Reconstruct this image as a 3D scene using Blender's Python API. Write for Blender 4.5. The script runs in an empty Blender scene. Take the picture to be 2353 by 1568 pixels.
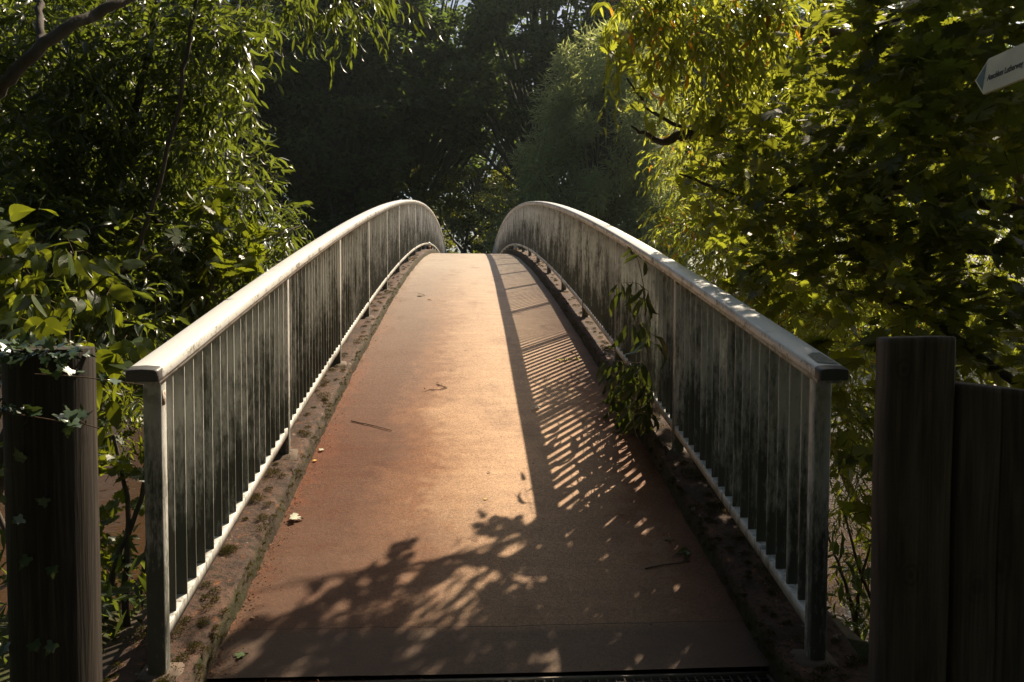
import bpy, math, random
import numpy as np
from mathutils import Matrix, Vector
R = math.radians
rng = np.random.default_rng(7)
random.seed(7)

# ------------------------------------------------------------------ camera, sky, sun, exposure
scene = bpy.context.scene
COL = scene.collection
CAMZ = 1.5
YAW, PITCH, ROLL = .056, .0442, .0035
F = 1830.0                                    # focal length in px of a 2353 px wide picture
cd = bpy.data.cameras.new("camera"); cam = bpy.data.objects.new("camera", cd); COL.objects.link(cam)
cd.sensor_width = 36; cd.lens = 36*F/2353; cd.clip_start = .05; cd.clip_end = 3000
cam.matrix_world = (Matrix.Translation((0, 0, CAMZ)) @ Matrix.Rotation(-YAW, 4, 'Z')
                    @ Matrix.Rotation(math.pi/2-PITCH, 4, 'X') @ Matrix.Rotation(ROLL, 4, 'Z'))
scene.camera = cam
SUN_AZ, SUN_EL = R(37), R(45.7)               # azimuth measured from +Y towards +X
world = bpy.data.worlds.new("World"); scene.world = world; world.use_nodes = True
wn = world.node_tree; bg = wn.nodes['Background']
sky = wn.nodes.new('ShaderNodeTexSky'); sky.sky_type = 'NISHITA'; sky.sun_disc = False
sky.sun_elevation = SUN_EL; sky.sun_rotation = SUN_AZ
sky.dust_density = 3.0; sky.air_density = 1.0
wn.links.new(sky.outputs[0], bg.inputs[0]); bg.inputs[1].default_value = .05
sd = bpy.data.lights.new("sun", 'SUN'); sun = bpy.data.objects.new("sun", sd); COL.objects.link(sun)
sd.energy = 5.0; sd.angle = R(.5); sd.color = (1, .83, .62)
SDIR = Vector((math.sin(SUN_AZ)*math.cos(SUN_EL), math.cos(SUN_AZ)*math.cos(SUN_EL), math.sin(SUN_EL)))
sun.rotation_euler = (-SDIR).to_track_quat('-Z', 'Y').to_euler()
vs = scene.view_settings; vs.view_transform = 'Standard'; vs.look = 'None'; vs.exposure = 1.0; vs.gamma = 1

HAZE = (.00025, .75)
# ------------------------------------------------------------------ bridge profile and picture-to-place helpers
D0, S = 2.7651, 1.8872
XL, XR = -1.0236, 1.2164                      # inner faces of the two railings
def zk(y):                                    # top of kerb
    y = np.maximum(np.asarray(y, float), D0)
    n = (y-D0)/S
    z = CAMZ-1.2676+.4257*n-.0147*n*n
    end = D0+S*29
    return np.where(y > end, CAMZ-1.2676+.4257*29-.0147*29*29, z)
KH = .115
def zd(y): return zk(y)-KH                    # walking surface
def ray(px, py):
    u, v = px-1176.5, py-784
    c, q = math.cos(ROLL), math.sin(ROLL); u, v = c*u+q*v, -q*u+c*v
    x, y, z = u/F, 1., -v/F
    c, q = math.cos(PITCH), math.sin(PITCH); y, z = c*y+q*z, -q*y+c*z
    c, q = math.cos(YAW), math.sin(YAW); x, y = c*x+q*y, -q*x+c*y
    return x/y, z/y
def at(px, py, Y):
    x, z = ray(px, py); return np.array([x*Y, Y, CAMZ+z*Y])
def on_deck(px, py, dz=0):
    x, z = ray(px, py); t = np.linspace(1, 26, 8000); g = CAMZ+z*t-(zd(t)+dz); i = np.where(g < 0)[0][0]
    return np.array([x*t[i], t[i], zd(t[i])+dz])

# ------------------------------------------------------------------ object helpers
def tag(o, label=None, cat=None, group=None, kind=None):
    if label: o['label'] = label
    if cat: o['category'] = cat
    if group: o['group'] = group
    if kind: o['kind'] = kind
    return o
def empty(name, loc, label, cat, group=None):
    o = bpy.data.objects.new(name, None); COL.objects.link(o); o.location = loc; o.empty_display_size = .1
    return tag(o, label, cat, group)
def link(name, me, parent=None):
    o = bpy.data.objects.new(name, me); COL.objects.link(o)
    if parent is not None:
        o.parent = parent; o.matrix_parent_inverse = Matrix.Translation(-parent.location)
    return o
class MB:
    """collects faces as numpy chunks and builds ONE mesh"""
    def __init__(s): s.v = []; s.f = []; s.n = 0; s.r = []
    def add(s, v, f, rnd=None):
        v = np.asarray(v, float).reshape(-1, 3); f = np.asarray(f, int)
        s.v.append(v); s.f.append(f+s.n); s.n += len(v)
        s.r.append(np.full(len(v), .5) if rnd is None else np.broadcast_to(rnd, (len(v),)).astype(float))
        return s
    def box(s, a, b, rnd=None):
        (x0, y0, z0), (x1, y1, z1) = a, b
        v = [(x, y, z) for z in (z0, z1) for y in (y0, y1) for x in (x0, x1)]
        return s.add(v, [(0, 2, 3, 1), (4, 5, 7, 6), (0, 1, 5, 4), (2, 6, 7, 3), (0, 4, 6, 2), (1, 3, 7, 5)], rnd)
    def tube(s, P, r, k=6, cap=True, rnd=None):
        P = np.asarray(P, float); r = np.broadcast_to(r, (len(P),))
        T = np.gradient(P, axis=0); T /= np.linalg.norm(T, axis=1)[:, None]+1e-9
        up = np.array([0, 0, 1.]) if abs(T[0][2]) < .8 else np.array([1., 0, 0])
        A = np.cross(T, up); A /= np.linalg.norm(A, axis=1)[:, None]+1e-9; B = np.cross(T, A)
        th = np.arange(k)*2*math.pi/k
        ring = (P[:, None]+r[:, None, None]*(np.cos(th)[None, :, None]*A[:, None]+np.sin(th)[None, :, None]*B[:, None]))
        v = ring.reshape(-1, 3); m = len(P)
        i, j = np.meshgrid(np.arange(m-1), np.arange(k), indexing='ij'); i = i.ravel(); j = j.ravel(); jn = (j+1) % k
        s.add(v, np.stack([i*k+j, i*k+jn, (i+1)*k+jn, (i+1)*k+j], 1), rnd)
        if cap:
            for base, e in ((0, P[0]), ((m-1)*k, P[-1])):
                vv = np.vstack([v[base:base+k], e]); s.add(vv, [(q, (q+1) % k, k) for q in range(k)], rnd)
        return s
    def sweep(s, prof, ys, xf, zf, cap=True, rnd=None):
        """profile [(x,z)] closed, swept along y"""
        k = len(prof); v = []
        for y in ys:
            zz = float(zf(y)); xx = float(xf(y))
            v += [(xx+p[0], y, zz+p[1]) for p in prof]
        f = []
        for i in range(len(ys)-1):
            for j in range(k):
                f.append((i*k+j, i*k+(j+1) % k, (i+1)*k+(j+1) % k, (i+1)*k+j))
        s.add(v, f, rnd)
        if cap:
            for base, yy in ((0, ys[0]), ((len(ys)-1)*k, ys[-1])):
                vv = v[base:base+k]; c = np.mean(vv, axis=0); s.add(list(vv)+[c], [(q, (q+1) % k, k) for q in range(k)], rnd)
        return s
    def build(s, name, mat, parent=None, smooth=False, link_it=True):
        me = bpy.data.meshes.new(name)
        V = np.vstack(s.v)
        sizes = np.concatenate([np.full(len(f), f.shape[1]) for f in s.f]); loops = np.concatenate([f.ravel() for f in s.f])
        starts = np.concatenate([[0], np.cumsum(sizes)[:-1]])
        me.vertices.add(len(V)); me.vertices.foreach_set('co', V.ravel())
        me.loops.add(len(loops)); me.loops.foreach_set('vertex_index', loops.astype(np.int32))
        me.polygons.add(len(sizes)); me.polygons.foreach_set('loop_start', starts.astype(np.int32))
        me.polygons.foreach_set('loop_total', sizes.astype(np.int32))
        if smooth: me.polygons.foreach_set('use_smooth', np.ones(len(sizes), bool))
        at_ = me.attributes.new('rnd', 'FLOAT', 'POINT'); at_.data.foreach_set('value', np.concatenate(s.r).astype(np.float32))
        me.update(calc_edges=True)
        if mat: me.materials.append(mat)
        if not link_it: return me
        return link(name, me, parent)

# ------------------------------------------------------------------ node helpers / materials
class NT:
    def __init__(s, name):
        s.m = bpy.data.materials.new(name); s.m.use_nodes = True; s.t = s.m.node_tree; s.N = s.t.nodes; s.L = s.t.links
        s.N.clear(); s.out = s.N.new('ShaderNodeOutputMaterial')
    def n(s, typ, ins={}, **kw):
        o = s.N.new(typ)
        for k, v in kw.items(): setattr(o, k, v)
        for k, v in ins.items():
            if hasattr(v, 'is_output') or isinstance(v, bpy.types.NodeSocket): s.L.new(v, o.inputs[k])
            else: o.inputs[k].default_value = v
        return o
    def pos(s, sc=(1, 1, 1)):
        g = s.n('ShaderNodeNewGeometry'); return s.n('ShaderNodeMapping', {0: g.outputs['Position'], 'Scale': sc}).outputs[0]
    def noise(s, vec, scale, det=4, rough=.55):
        return s.n('ShaderNodeTexNoise', {'Vector': vec, 'Scale': scale, 'Detail': det, 'Roughness': rough}).outputs['Fac']
    def ramp(s, fac, stops):
        r = s.n('ShaderNodeValToRGB', {0: fac}); e = r.color_ramp.elements
        while len(e) < len(stops): e.new(.5)
        for q, (p, c) in zip(e, stops):
            q.position = p; q.color = (*c, 1) if isinstance(c, tuple) else (c, c, c, 1)
        return r.outputs[0]
    def mix(s, fac, a, b, mode='MIX'):
        o = s.n('ShaderNodeMix', data_type='RGBA', blend_type=mode)
        for k, v in ((0, fac), (6, a), (7, b)):
            if isinstance(v, bpy.types.NodeSocket): s.L.new(v, o.inputs[k])
            else: o.inputs[k].default_value = (*v, 1) if isinstance(v, tuple) else v
        return o.outputs[2]
    def math(s, op, a, b=0.):
        o = s.n('ShaderNodeMath', operation=op)
        for k, v in ((0, a), (1, b)):
            if isinstance(v, bpy.types.NodeSocket): s.L.new(v, o.inputs[k])
            else: o.inputs[k].default_value = v
        return o.outputs[0]
    def mapr(s, v, a, b, c=0., d=1.):
        return s.n('ShaderNodeMapRange', {0: v, 1: a, 2: b, 3: c, 4: d}).outputs[0]
    def attr(s, name): return s.n('ShaderNodeAttribute', attribute_name=name).outputs['Fac']
    def bump(s, h, strength, dist):
        return s.n('ShaderNodeBump', {'Height': h, 'Strength': strength, 'Distance': dist}).outputs[0]
    def pbsdf(s, col, rough=.6, spec=.5, normal=None, metal=0., **kw):
        p = s.n('ShaderNodeBsdfPrincipled')
        for k, v in (('Base Color', col), ('Roughness', rough), ('Specular IOR Level', spec), ('Metallic', metal), *kw.items()):
            if isinstance(v, bpy.types.NodeSocket): s.L.new(v, p.inputs[k])
            elif isinstance(v, tuple): p.inputs[k].default_value = (*v, 1)
            else: p.inputs[k].default_value = v
        if normal: s.L.new(normal, p.inputs['Normal'])
        return p.outputs[0]
    def done(s, sh): s.L.new(sh, s.out.inputs[0]); return s.m
    def sep(s, vec):
        return s.n('ShaderNodeSeparateXYZ', {0: vec}).outputs

def leaf_mat(name, dark, light, trans, tfac=.45, rough=.4, spec=.5, odd=None):
    """thin leaf: glossy, diffuse on top, lets warm green light through; every leaf has its own shade"""
    t = NT(name); r = t.attr('rnd')
    col = t.mix(r, dark, light)
    tc = t.mix(r, tuple(.75*c for c in trans), tuple(min(1, 1.25*c) for c in trans))
    if odd:
        m = t.math('GREATER_THAN', r, .965); col = t.mix(m, col, odd); tc = t.mix(m, tc, tuple(min(1, c*1.3) for c in odd))
    nz = t.noise(t.pos(), 60, 2)
    a = t.pbsdf(col, rough, spec, t.bump(nz, .25, .003))
    b = t.n('ShaderNodeBsdfTranslucent', {'Color': tc}).outputs[0]
    mx = t.n('ShaderNodeMixShader', {0: tfac, 1: a, 2: b}).outputs[0]
    return t.done(mx)
M = {}
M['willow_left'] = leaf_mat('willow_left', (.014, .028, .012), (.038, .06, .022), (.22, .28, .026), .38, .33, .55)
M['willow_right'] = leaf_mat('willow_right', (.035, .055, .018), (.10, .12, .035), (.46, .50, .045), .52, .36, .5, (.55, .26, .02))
M['maple'] = leaf_mat('maple', (.02, .032, .012), (.05, .07, .022), (.36, .40, .03), .42, .42, .4)
M['broad'] = leaf_mat('broad', (.02, .038, .012), (.05, .08, .02), (.24, .28, .015), .42, .4, .45)
M['shoot'] = leaf_mat('shoot', (.012, .024, .011), (.028, .045, .018), (.14, .18, .02), .22, .35, .5)
M['ivy'] = leaf_mat('ivy', (.03, .055, .028), (.08, .12, .07), (.08, .12, .02), .12, .25, .7)
M['far_dark'] = leaf_mat('far_dark', (.008, .016, .008), (.075, .11, .035), (.16, .24, .035), .4, .55, .3)
M['far_grey'] = leaf_mat('far_grey', (.14, .18, .10), (.28, .33, .18), (.46, .52, .16), .5, .5, .35)
M['far_lit'] = leaf_mat('far_lit', (.05, .07, .018), (.1, .12, .03), (.22, .24, .025), .42, .5, .35)
M['under'] = leaf_mat('under', (.02, .035, .012), (.05, .07, .022), (.2, .26, .03), .35, .45, .4)

def bark_mat(name, a, b, sc=(30, 30, 6)):
    t = NT(name); n = t.noise(t.pos(sc), 1, 6, .6)
    return t.done(t.pbsdf(t.mix(n, a, b), .85, .3, t.bump(n, .6, .01)))
M['bark'] = bark_mat('bark', (.03, .025, .02), (.10, .085, .065))
M['bark_warm'] = bark_mat('bark_warm', (.07, .045, .03), (.20, .14, .09))
M['stem'] = bark_mat('stem', (.05, .045, .02), (.14, .09, .035), (60, 60, 60))

def deck_mat():
    t = NT('deck'); p = t.pos(); x, y, z = t.sep(p)
    big = t.noise(p, 1.3, 3); mid = t.noise(p, 9, 4, .6); fine = t.noise(p, 190, 3, .7); gr = t.noise(p, 60, 4, .7)
    streak = t.noise(t.pos((3, 14, 1)), 1, 4, .6)
    # worn pale tread in the middle, brown and rusty towards the kerbs
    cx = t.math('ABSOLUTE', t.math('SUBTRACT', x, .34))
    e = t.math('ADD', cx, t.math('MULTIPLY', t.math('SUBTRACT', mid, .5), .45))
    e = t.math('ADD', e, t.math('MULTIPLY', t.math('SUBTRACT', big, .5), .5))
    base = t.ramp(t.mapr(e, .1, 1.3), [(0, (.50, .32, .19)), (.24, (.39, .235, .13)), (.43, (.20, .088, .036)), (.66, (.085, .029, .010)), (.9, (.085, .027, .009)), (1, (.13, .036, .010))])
    base = t.mix(t.mapr(y, 5, 15, 0, .8), base, (.43, .375, .305))  # paler up the deck: grazing glare at the crest put into the colour
    base = t.mix(t.mapr(streak, .35, .75, 0, .3), base, (.15, .09, .06))
    sp = t.ramp(fine, [(.32, .3), (.5, 1.), (.68, 1.6)])
    base = t.mix(.9, base, sp, 'MULTIPLY')
    g2 = t.ramp(gr, [(.3, .5), (.52, 1.), (.75, 1.35)]); base = t.mix(.7, base, g2, 'MULTIPLY')
    vor = t.n('ShaderNodeTexVoronoi', {'Vector': p, 'Scale': 120}, feature='F1')
    peb = t.math('LESS_THAN', vor.outputs['Distance'], .22)
    pick = t.math('MULTIPLY', t.math('GREATER_THAN', t.sep(vor.outputs['Color'])[0], .74), t.sep(vor.outputs['Color'])[1])
    near = t.mapr(y, 5.5, 3.0); k = t.math('MULTIPLY', t.math('MULTIPLY', peb, pick), t.math('MULTIPLY', near, .75))
    base = t.mix(k, base, (.42, .33, .27))
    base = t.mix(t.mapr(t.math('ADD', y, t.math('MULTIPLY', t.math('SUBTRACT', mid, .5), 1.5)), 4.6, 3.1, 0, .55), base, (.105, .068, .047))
    stain = t.ramp(t.noise(t.pos((1.3, .7, 1)), 2.3, 5, .65), [(.55, 0.), (.72, .4)]); base = t.mix(stain, base, (.10, .05, .028))
    spot = t.n('ShaderNodeTexVoronoi', {'Vector': p, 'Scale': 7.}, feature='F1'); base = t.mix(t.math('MULTIPLY', t.math('LESS_THAN', spot.outputs['Distance'], .045), .7), base, (.03, .02, .015))
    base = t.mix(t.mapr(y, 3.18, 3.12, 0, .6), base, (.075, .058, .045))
    crack = t.math('LESS_THAN', t.math('ABSOLUTE', t.math('SUBTRACT', y, t.math('ADD', 3.15, t.math('MULTIPLY', t.noise(p, 4, 2), .03)))), .0016)
    base = t.mix(crack, base, (.02, .015, .012))
    h = t.math('ADD', t.math('MULTIPLY', fine, .5), gr)
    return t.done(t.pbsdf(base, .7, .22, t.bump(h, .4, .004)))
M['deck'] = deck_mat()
def kerb_mat():
    t = NT('kerb'); p = t.pos(); a = t.noise(p, 5, 5, .65); b = t.noise(p, 38, 5, .7); c = t.noise(p, 170, 3, .7); d = t.noise(t.pos((1, 1, 1)), 2.1, 3)
    base = t.ramp(a, [(.28, (.035, .022, .017)), (.5, (.075, .044, .032)), (.66, (.11, .06, .038)), (.8, (.17, .115, .08))])
    base = t.mix(t.ramp(b, [(.52, 0.), (.6, .85)]), base, (.022, .02, .01))
    base = t.mix(t.ramp(t.noise(p, 14, 4, .7), [(.6, 0.), (.68, .7)]), base, (.26, .10, .03))
    base = t.mix(t.ramp(t.noise(p, 22, 3, .5), [(.68, 0.), (.72, .6)]), base, (.26, .21, .17))
    base = t.mix(.75, base, t.ramp(c, [(.3, .5), (.5, 1.), (.7, 1.3)]), 'MULTIPLY')
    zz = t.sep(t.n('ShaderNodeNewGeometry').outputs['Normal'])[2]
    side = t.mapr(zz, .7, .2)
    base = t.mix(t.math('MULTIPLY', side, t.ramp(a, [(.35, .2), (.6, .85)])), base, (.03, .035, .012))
    h = t.math('ADD', b, t.math('MULTIPLY', c, .4))
    return t.done(t.pbsdf(base, .85, .3, t.bump(h, .8, .012)))
M['kerb'] = kerb_mat()
def rail_mat(name, dirt, base=(.50, .50, .48)):
    """pale grey painted metal; algae and black streaks that run down it, heavier low on the bars"""
    t = NT(name); hh = t.attr('rnd'); g = t.pos((26, 26, 2.2)); n = t.noise(g, 1, 5, .65); f = t.noise(t.pos((70, 70, 22)), 1, 4, .7); b = t.noise(t.pos(), 2.6, 3)
    low = t.mapr(hh, .95, .15, 0, 1)
    s = t.math('ADD', t.math('MULTIPLY', n, .75), t.math('MULTIPLY', b, .55))
    s = t.math('ADD', s, t.math('MULTIPLY', low, .33)); s = t.math('ADD', s, t.math('MULTIPLY', t.math('SUBTRACT', f, .5), .5))
    d = t.ramp(s, [(.70-dirt*.12, 0.), (.95-dirt*.12, 1.)])
    col = t.mix(t.mapr(f, .3, .7, 0, .35), base, tuple(c*.72 for c in base))
    col = t.mix(t.math('MULTIPLY', d, .9), col, (.04, .043, .028))
    top = t.math('MULTIPLY', t.mapr(hh, .90, 1.0), t.ramp(t.noise(t.pos((20, 20, 20)), 1, 4), [(.5, 0.), (.62, .8)]))
    col = t.mix(top, col, (.13, .10, .03))
    return t.done(t.pbsdf(col, t.mapr(d, 0, 1, .42, .8), .5, t.bump(f, .15, .002)))
M['rail'] = rail_mat('rail', .1, (.58, .58, .55))
M['slat'] = rail_mat('slat', .38, (.54, .545, .515))
def cap_mat():
    t = NT('handrail'); p = t.pos(); n = t.noise(p, 7, 5, .6); f = t.noise(p, 60, 4, .7); zz = t.sep(t.n('ShaderNodeNewGeometry').outputs['Normal'])[2]
    col = t.mix(t.mapr(n, .4, .8, 0, .3), (.70, .71, .70), (.50, .50, .47))
    side = t.mapr(zz, .6, .1)
    lich = t.math('MULTIPLY', side, t.ramp(t.math('ADD', t.math('MULTIPLY', n, .6), t.math('MULTIPLY', f, .5)), [(.56, 0.), (.66, .85)]))
    col = t.mix(lich, col, (.09, .075, .025))
    col = t.mix(t.ramp(t.math('ADD', t.math('MULTIPLY', t.noise(p, 3, 3), .7), t.math('MULTIPLY', f, .4)), [(.64, 0.), (.72, .35)]), col, (.2, .17, .12))
    return t.done(t.pbsdf(col, t.mapr(n, .3, .7, .3, .45), .5, t.bump(f, .08, .002)))
M['cap'] = cap_mat()
def plain(name, col, rough=.6, spec=.5, metal=0., var=.25, sc=40, bump=.2):
    t = NT(name); n = t.noise(t.pos(), sc, 4)
    return t.done(t.pbsdf(t.mix(t.mapr(n, .3, .7, 0, var), col, tuple(c*.35 for c in col)), rough, spec, t.bump(n, bump, .003), metal))
M['endcap'] = plain('endcap', (.10, .10, .10), .45)
M['iron'] = plain('iron', (.06, .045, .035), .7, .5, .3)
M['iron_edge'] = plain('iron_edge', (.22, .19, .16), .5, .5, .6)
M['concrete'] = plain('concrete', (.14, .105, .08), .9, .3, 0, .7, 14, .5)
M['asphalt'] = plain('asphalt', (.06, .052, .045), .9, .3, 0, .6, 60, .6)
M['moss'] = leaf_mat('moss', (.025, .03, .008), (.07, .06, .014), (.12, .10, .02), .25, .8, .2, (.28, .10, .02))
M['litter'] = leaf_mat('litter', (.05, .022, .010), (.26, .11, .035), (.3, .14, .04), .2, .7, .3)
M['grass'] = leaf_mat('grass', (.03, .05, .012), (.08, .11, .03), (.2, .28, .03), .4, .5, .4)
def wood_mat(name, a, b, scx=24.):
    t = NT(name); tc = t.n('ShaderNodeTexCoord').outputs['Object']
    mp = t.n('ShaderNodeMapping', {0: tc, 'Scale': (scx, scx, 1.6)}).outputs[0]
    mp2 = t.n('ShaderNodeMapping', {0: tc, 'Scale': (scx*6, scx*6, 3)}).outputs[0]
    # knots bend the grain
    vk = t.n('ShaderNodeMapping', {0: tc, 'Scale': (4.2, 4.2, 3.0)}).outputs[0]
    vo = t.n('ShaderNodeTexVoronoi', {'Vector': vk, 'Scale': 1.}, feature='F1').outputs['Distance']
    ring = t.math('SINE', t.math('MULTIPLY', vo, 85.)); kn = t.mapr(vo, .22, .05)
    g = t.n('ShaderNodeTexNoise', {'Vector': mp, 'Scale': 1., 'Detail': 5., 'Distortion': 1.4}).outputs['Fac']
    g2 = t.noise(mp2, 1, 4, .7)
    g = t.math('ADD', t.math('MULTIPLY', g, .65), t.math('MULTIPLY', g2, .35))
    col = t.ramp(g, [(.3, tuple(c*.35 for c in a)), (.48, a), (.68, b)])
    col = t.mix(t.math('MULTIPLY', kn, t.mapr(ring, -1, 1, .15, .7)), col, tuple(c*.35 for c in a))
    return t.done(t.pbsdf(col, .75, .35, t.bump(g, .7, .006)))
M['timber'] = wood_mat('timber', (.075, .058, .045), (.14, .11, .085))
M['log'] = wood_mat('log', (.02, .016, .012), (.065, .05, .037), 34.)
def ground_mat():
    t = NT('ground'); p = t.pos(); n = t.noise(p, .8, 5); m = t.noise(p, 12, 5, .7)
    col = t.mix(n, (.03, .038, .015), (.07, .055, .03)); col = t.mix(t.mapr(m, .4, .7), col, (.045, .06, .018))
    return t.done(t.pbsdf(col, .95, .2, t.bump(m, .8, .05)))
M['ground'] = ground_mat()
def water_mat():
    t = NT('water'); n = t.noise(t.pos((1, 1, 1)), 3.5, 4); n2 = t.noise(t.pos(), 14, 3)
    return t.done(t.pbsdf((.055, .03, .014), .08, .6, t.bump(t.math('ADD', n, t.math('MULTIPLY', n2, .3)), .35, .05)))
M['water'] = water_mat()

# ------------------------------------------------------------------ setting: terrain, river, paths
def terrain():
    xs = np.concatenate([np.linspace(-260, -14, 40), np.linspace(-13, 13, 66), np.linspace(14, 260, 40)])
    ys = np.concatenate([np.linspace(-80, -4, 16), np.linspace(-3, 12, 50), np.linspace(13, 46, 30), np.linspace(47, 62, 24), np.linspace(64, 420, 50)])
    X, Y = np.meshgrid(xs, ys, indexing='ij')
    def st(v, a, b): q = np.clip((v-a)/(b-a), 0, 1); return q*q*(3-2*q)
    h = -3.0*st(Y+.5*np.sin(X*.35), 3.4, 8.5)*(1-st(Y+.6*np.sin(X*.21+1), 46, 54))
    h += .16*np.sin(X*1.3+Y*.7)*np.sin(Y*1.1-X*.4)*st(np.abs(X-.1), 1.6, 4)
    h += st(Y, 70, 200)*5*(.4+.3*np.sin(X*.02))
    Z = h+.05-.12*st(np.abs(X-.1), 1.3, 2.5)
    Z = np.where((np.abs(X-.1) < 1.5) & (Y > 2.4) & (Y < 57), np.minimum(Z, -.45), Z)
    nx, ny = len(xs), len(ys); i, j = np.meshgrid(np.arange(nx-1), np.arange(ny-1), indexing='ij'); a = (i*ny+j).ravel()
    mb = MB(); mb.add(np.stack([X, Y, Z], -1), np.stack([a, a+ny, a+ny+1, a+1], 1))
    tag(mb.build('ground', M['ground'], smooth=True), kind='structure')
terrain()
mb = MB(); mb.add([(-250, 3, -2.15), (250, 3, -2.15), (250, 53.5, -2.15), (-250, 53.5, -2.15)], [(0, 1, 2, 3)])
tag(mb.build('river_water', M['water']), kind='structure')
g0 = float(zd(2.8))
mb = MB(); mb.box((-1.15, -8, g0-.3), (1.36, 2.62, g0-.006)); tag(mb.build('approach_path', M['asphalt']), kind='structure')
ze = float(zd(57.4)); mb = MB(); mb.box((-1.3, 57.42, ze-.3), (1.5, 90, ze-.004)); tag(mb.build('far_path', M['asphalt']), kind='structure')

# ------------------------------------------------------------------ bridge: deck, kerbs, abutment
YA, YB = 2.40, D0+S*29
bridge = empty('footbridge', (.095, YA, float(zd(2.8))), 'humped footbridge with worn reddish brown deck between mossy concrete kerbs', 'bridge')
ys = np.concatenate([np.arange(2.885, 17, .05), np.arange(17, YB, .25)])
xs = np.linspace(-.965, 1.155, 44)
X, Y = np.meshgrid(xs, ys, indexing='ij')
Z = zd(Y)+.0025*np.sin(X*3.1+1)*np.sin(Y*1.7)+rng.normal(0, .0003, X.shape)
ny = len(ys); i, j = np.meshgrid(np.arange(len(xs)-1), np.arange(ny-1), indexing='ij'); a = (i*ny+j).ravel()
mb = MB(); mb.add(np.stack([X, Y, Z], -1), np.stack([a, a+ny, a+ny+1, a+1], 1))
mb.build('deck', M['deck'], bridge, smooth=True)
mb = MB(); mb.sweep([(-1.06, -.03), (1.06, -.03), (1.0, -.5), (.45, -.8), (-.45, -.8), (-1.0, -.5)], np.arange(3.0, YB, .5), lambda y: .095, zd)
mb.build('girder', M['concrete'], bridge)
def kerb(side):
    ysk = np.concatenate([np.arange(YA, 8, .018), np.arange(8, 16, .05), np.arange(16, YB, .2)])
    n = len(ysk)
    # section from foot of inner face, over the chipped arris, across the top, down the outer face
    sec = np.array([(.010, -KH-.05), (.006, -.08), (.004, -.045), (.0, -.020), (-.006, -.008), (-.020, -.001), (-.06, 0), (-.10, 0), (-.15, 0), (-.2, 0), (-.25, 0), (-.285, -.003), (-.295, -.02), (-.295, -.16), (-.29, -.45)])
    wal = lambda L, a: np.interp(ysk, np.arange(YA-1, YB+1, L), rng.normal(0, a, len(np.arange(YA-1, YB+1, L))))
    V = np.zeros((n, len(sec), 3))
    for k, (dx, dz) in enumerate(sec):
        amp = 1. if 1 <= k <= 5 else .35
        jx = wal(.03, .0045)*amp+wal(.2, .004); jz = wal(.03, .003)*amp*(k > 0)+(wal(.25, .002) if k > 0 else 0)
        if k in (3, 4, 5): chips = wal(.09, 1.); c = np.clip(chips-1.0, 0, 1.2)*.013; jx = jx-c; jz = jz-c*.8
        xx = (-.950+dx) if side < 0 else (1.140-dx)
        V[:, k, 0] = xx+jx*(1 if side < 0 else -1); V[:, k, 1] = ysk; V[:, k, 2] = zk(ysk)+dz+jz
    m = len(sec); i, j = np.meshgrid(np.arange(n-1), np.arange(m-1), indexing='ij'); a = (i*m+j).ravel()
    f = np.stack([a, a+1, a+m+1, a+m], 1); mb = MB(); mb.add(V, f if side > 0 else f[:, ::-1])
    mb.add(np.vstack([V[0], [[V[0, :, 0].mean(), YA, V[0, :, 2].mean()]]]), [(q, q+1, m) for q in range(m-1)]+[(m-1, 0, m)])
    o = mb.build('kerb', M['kerb'], bridge, smooth=True)
    for n_ in range(30):                                     # mortar pads under the posts
        y = D0+S*n_-.025; z = float(zk(y)); xc = XL-.03 if side < 0 else XR+.03
        pb = MB(); w = .085; q = [(xc-w, y-.07, z-.02), (xc+w, y-.07, z-.02), (xc+w, y+.07, z-.02), (xc-w, y+.07, z-.02)]
        w2 = .06; sl = float(zk(y+.05)-zk(y))
        top = [(xc-w2, y-.05, z+.014-sl), (xc+w2, y-.05, z+.014-sl), (xc+w2, y+.05, z+.014+sl), (xc-w2, y+.05, z+.014+sl)]
        pb.add(q+top, [(0, 1, 5, 4), (1, 2, 6, 5), (2, 3, 7, 6), (3, 0, 4, 7), (4, 5, 6, 7)])
        pb.build('post_pad', M['concrete'], bridge)
kerb(-1); kerb(1)
mb = MB(); mb.box((-1.7, 2.95, -2.6), (1.9, 4.6, -.1)); mb.build('abutment', M['concrete'], bridge)

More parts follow.
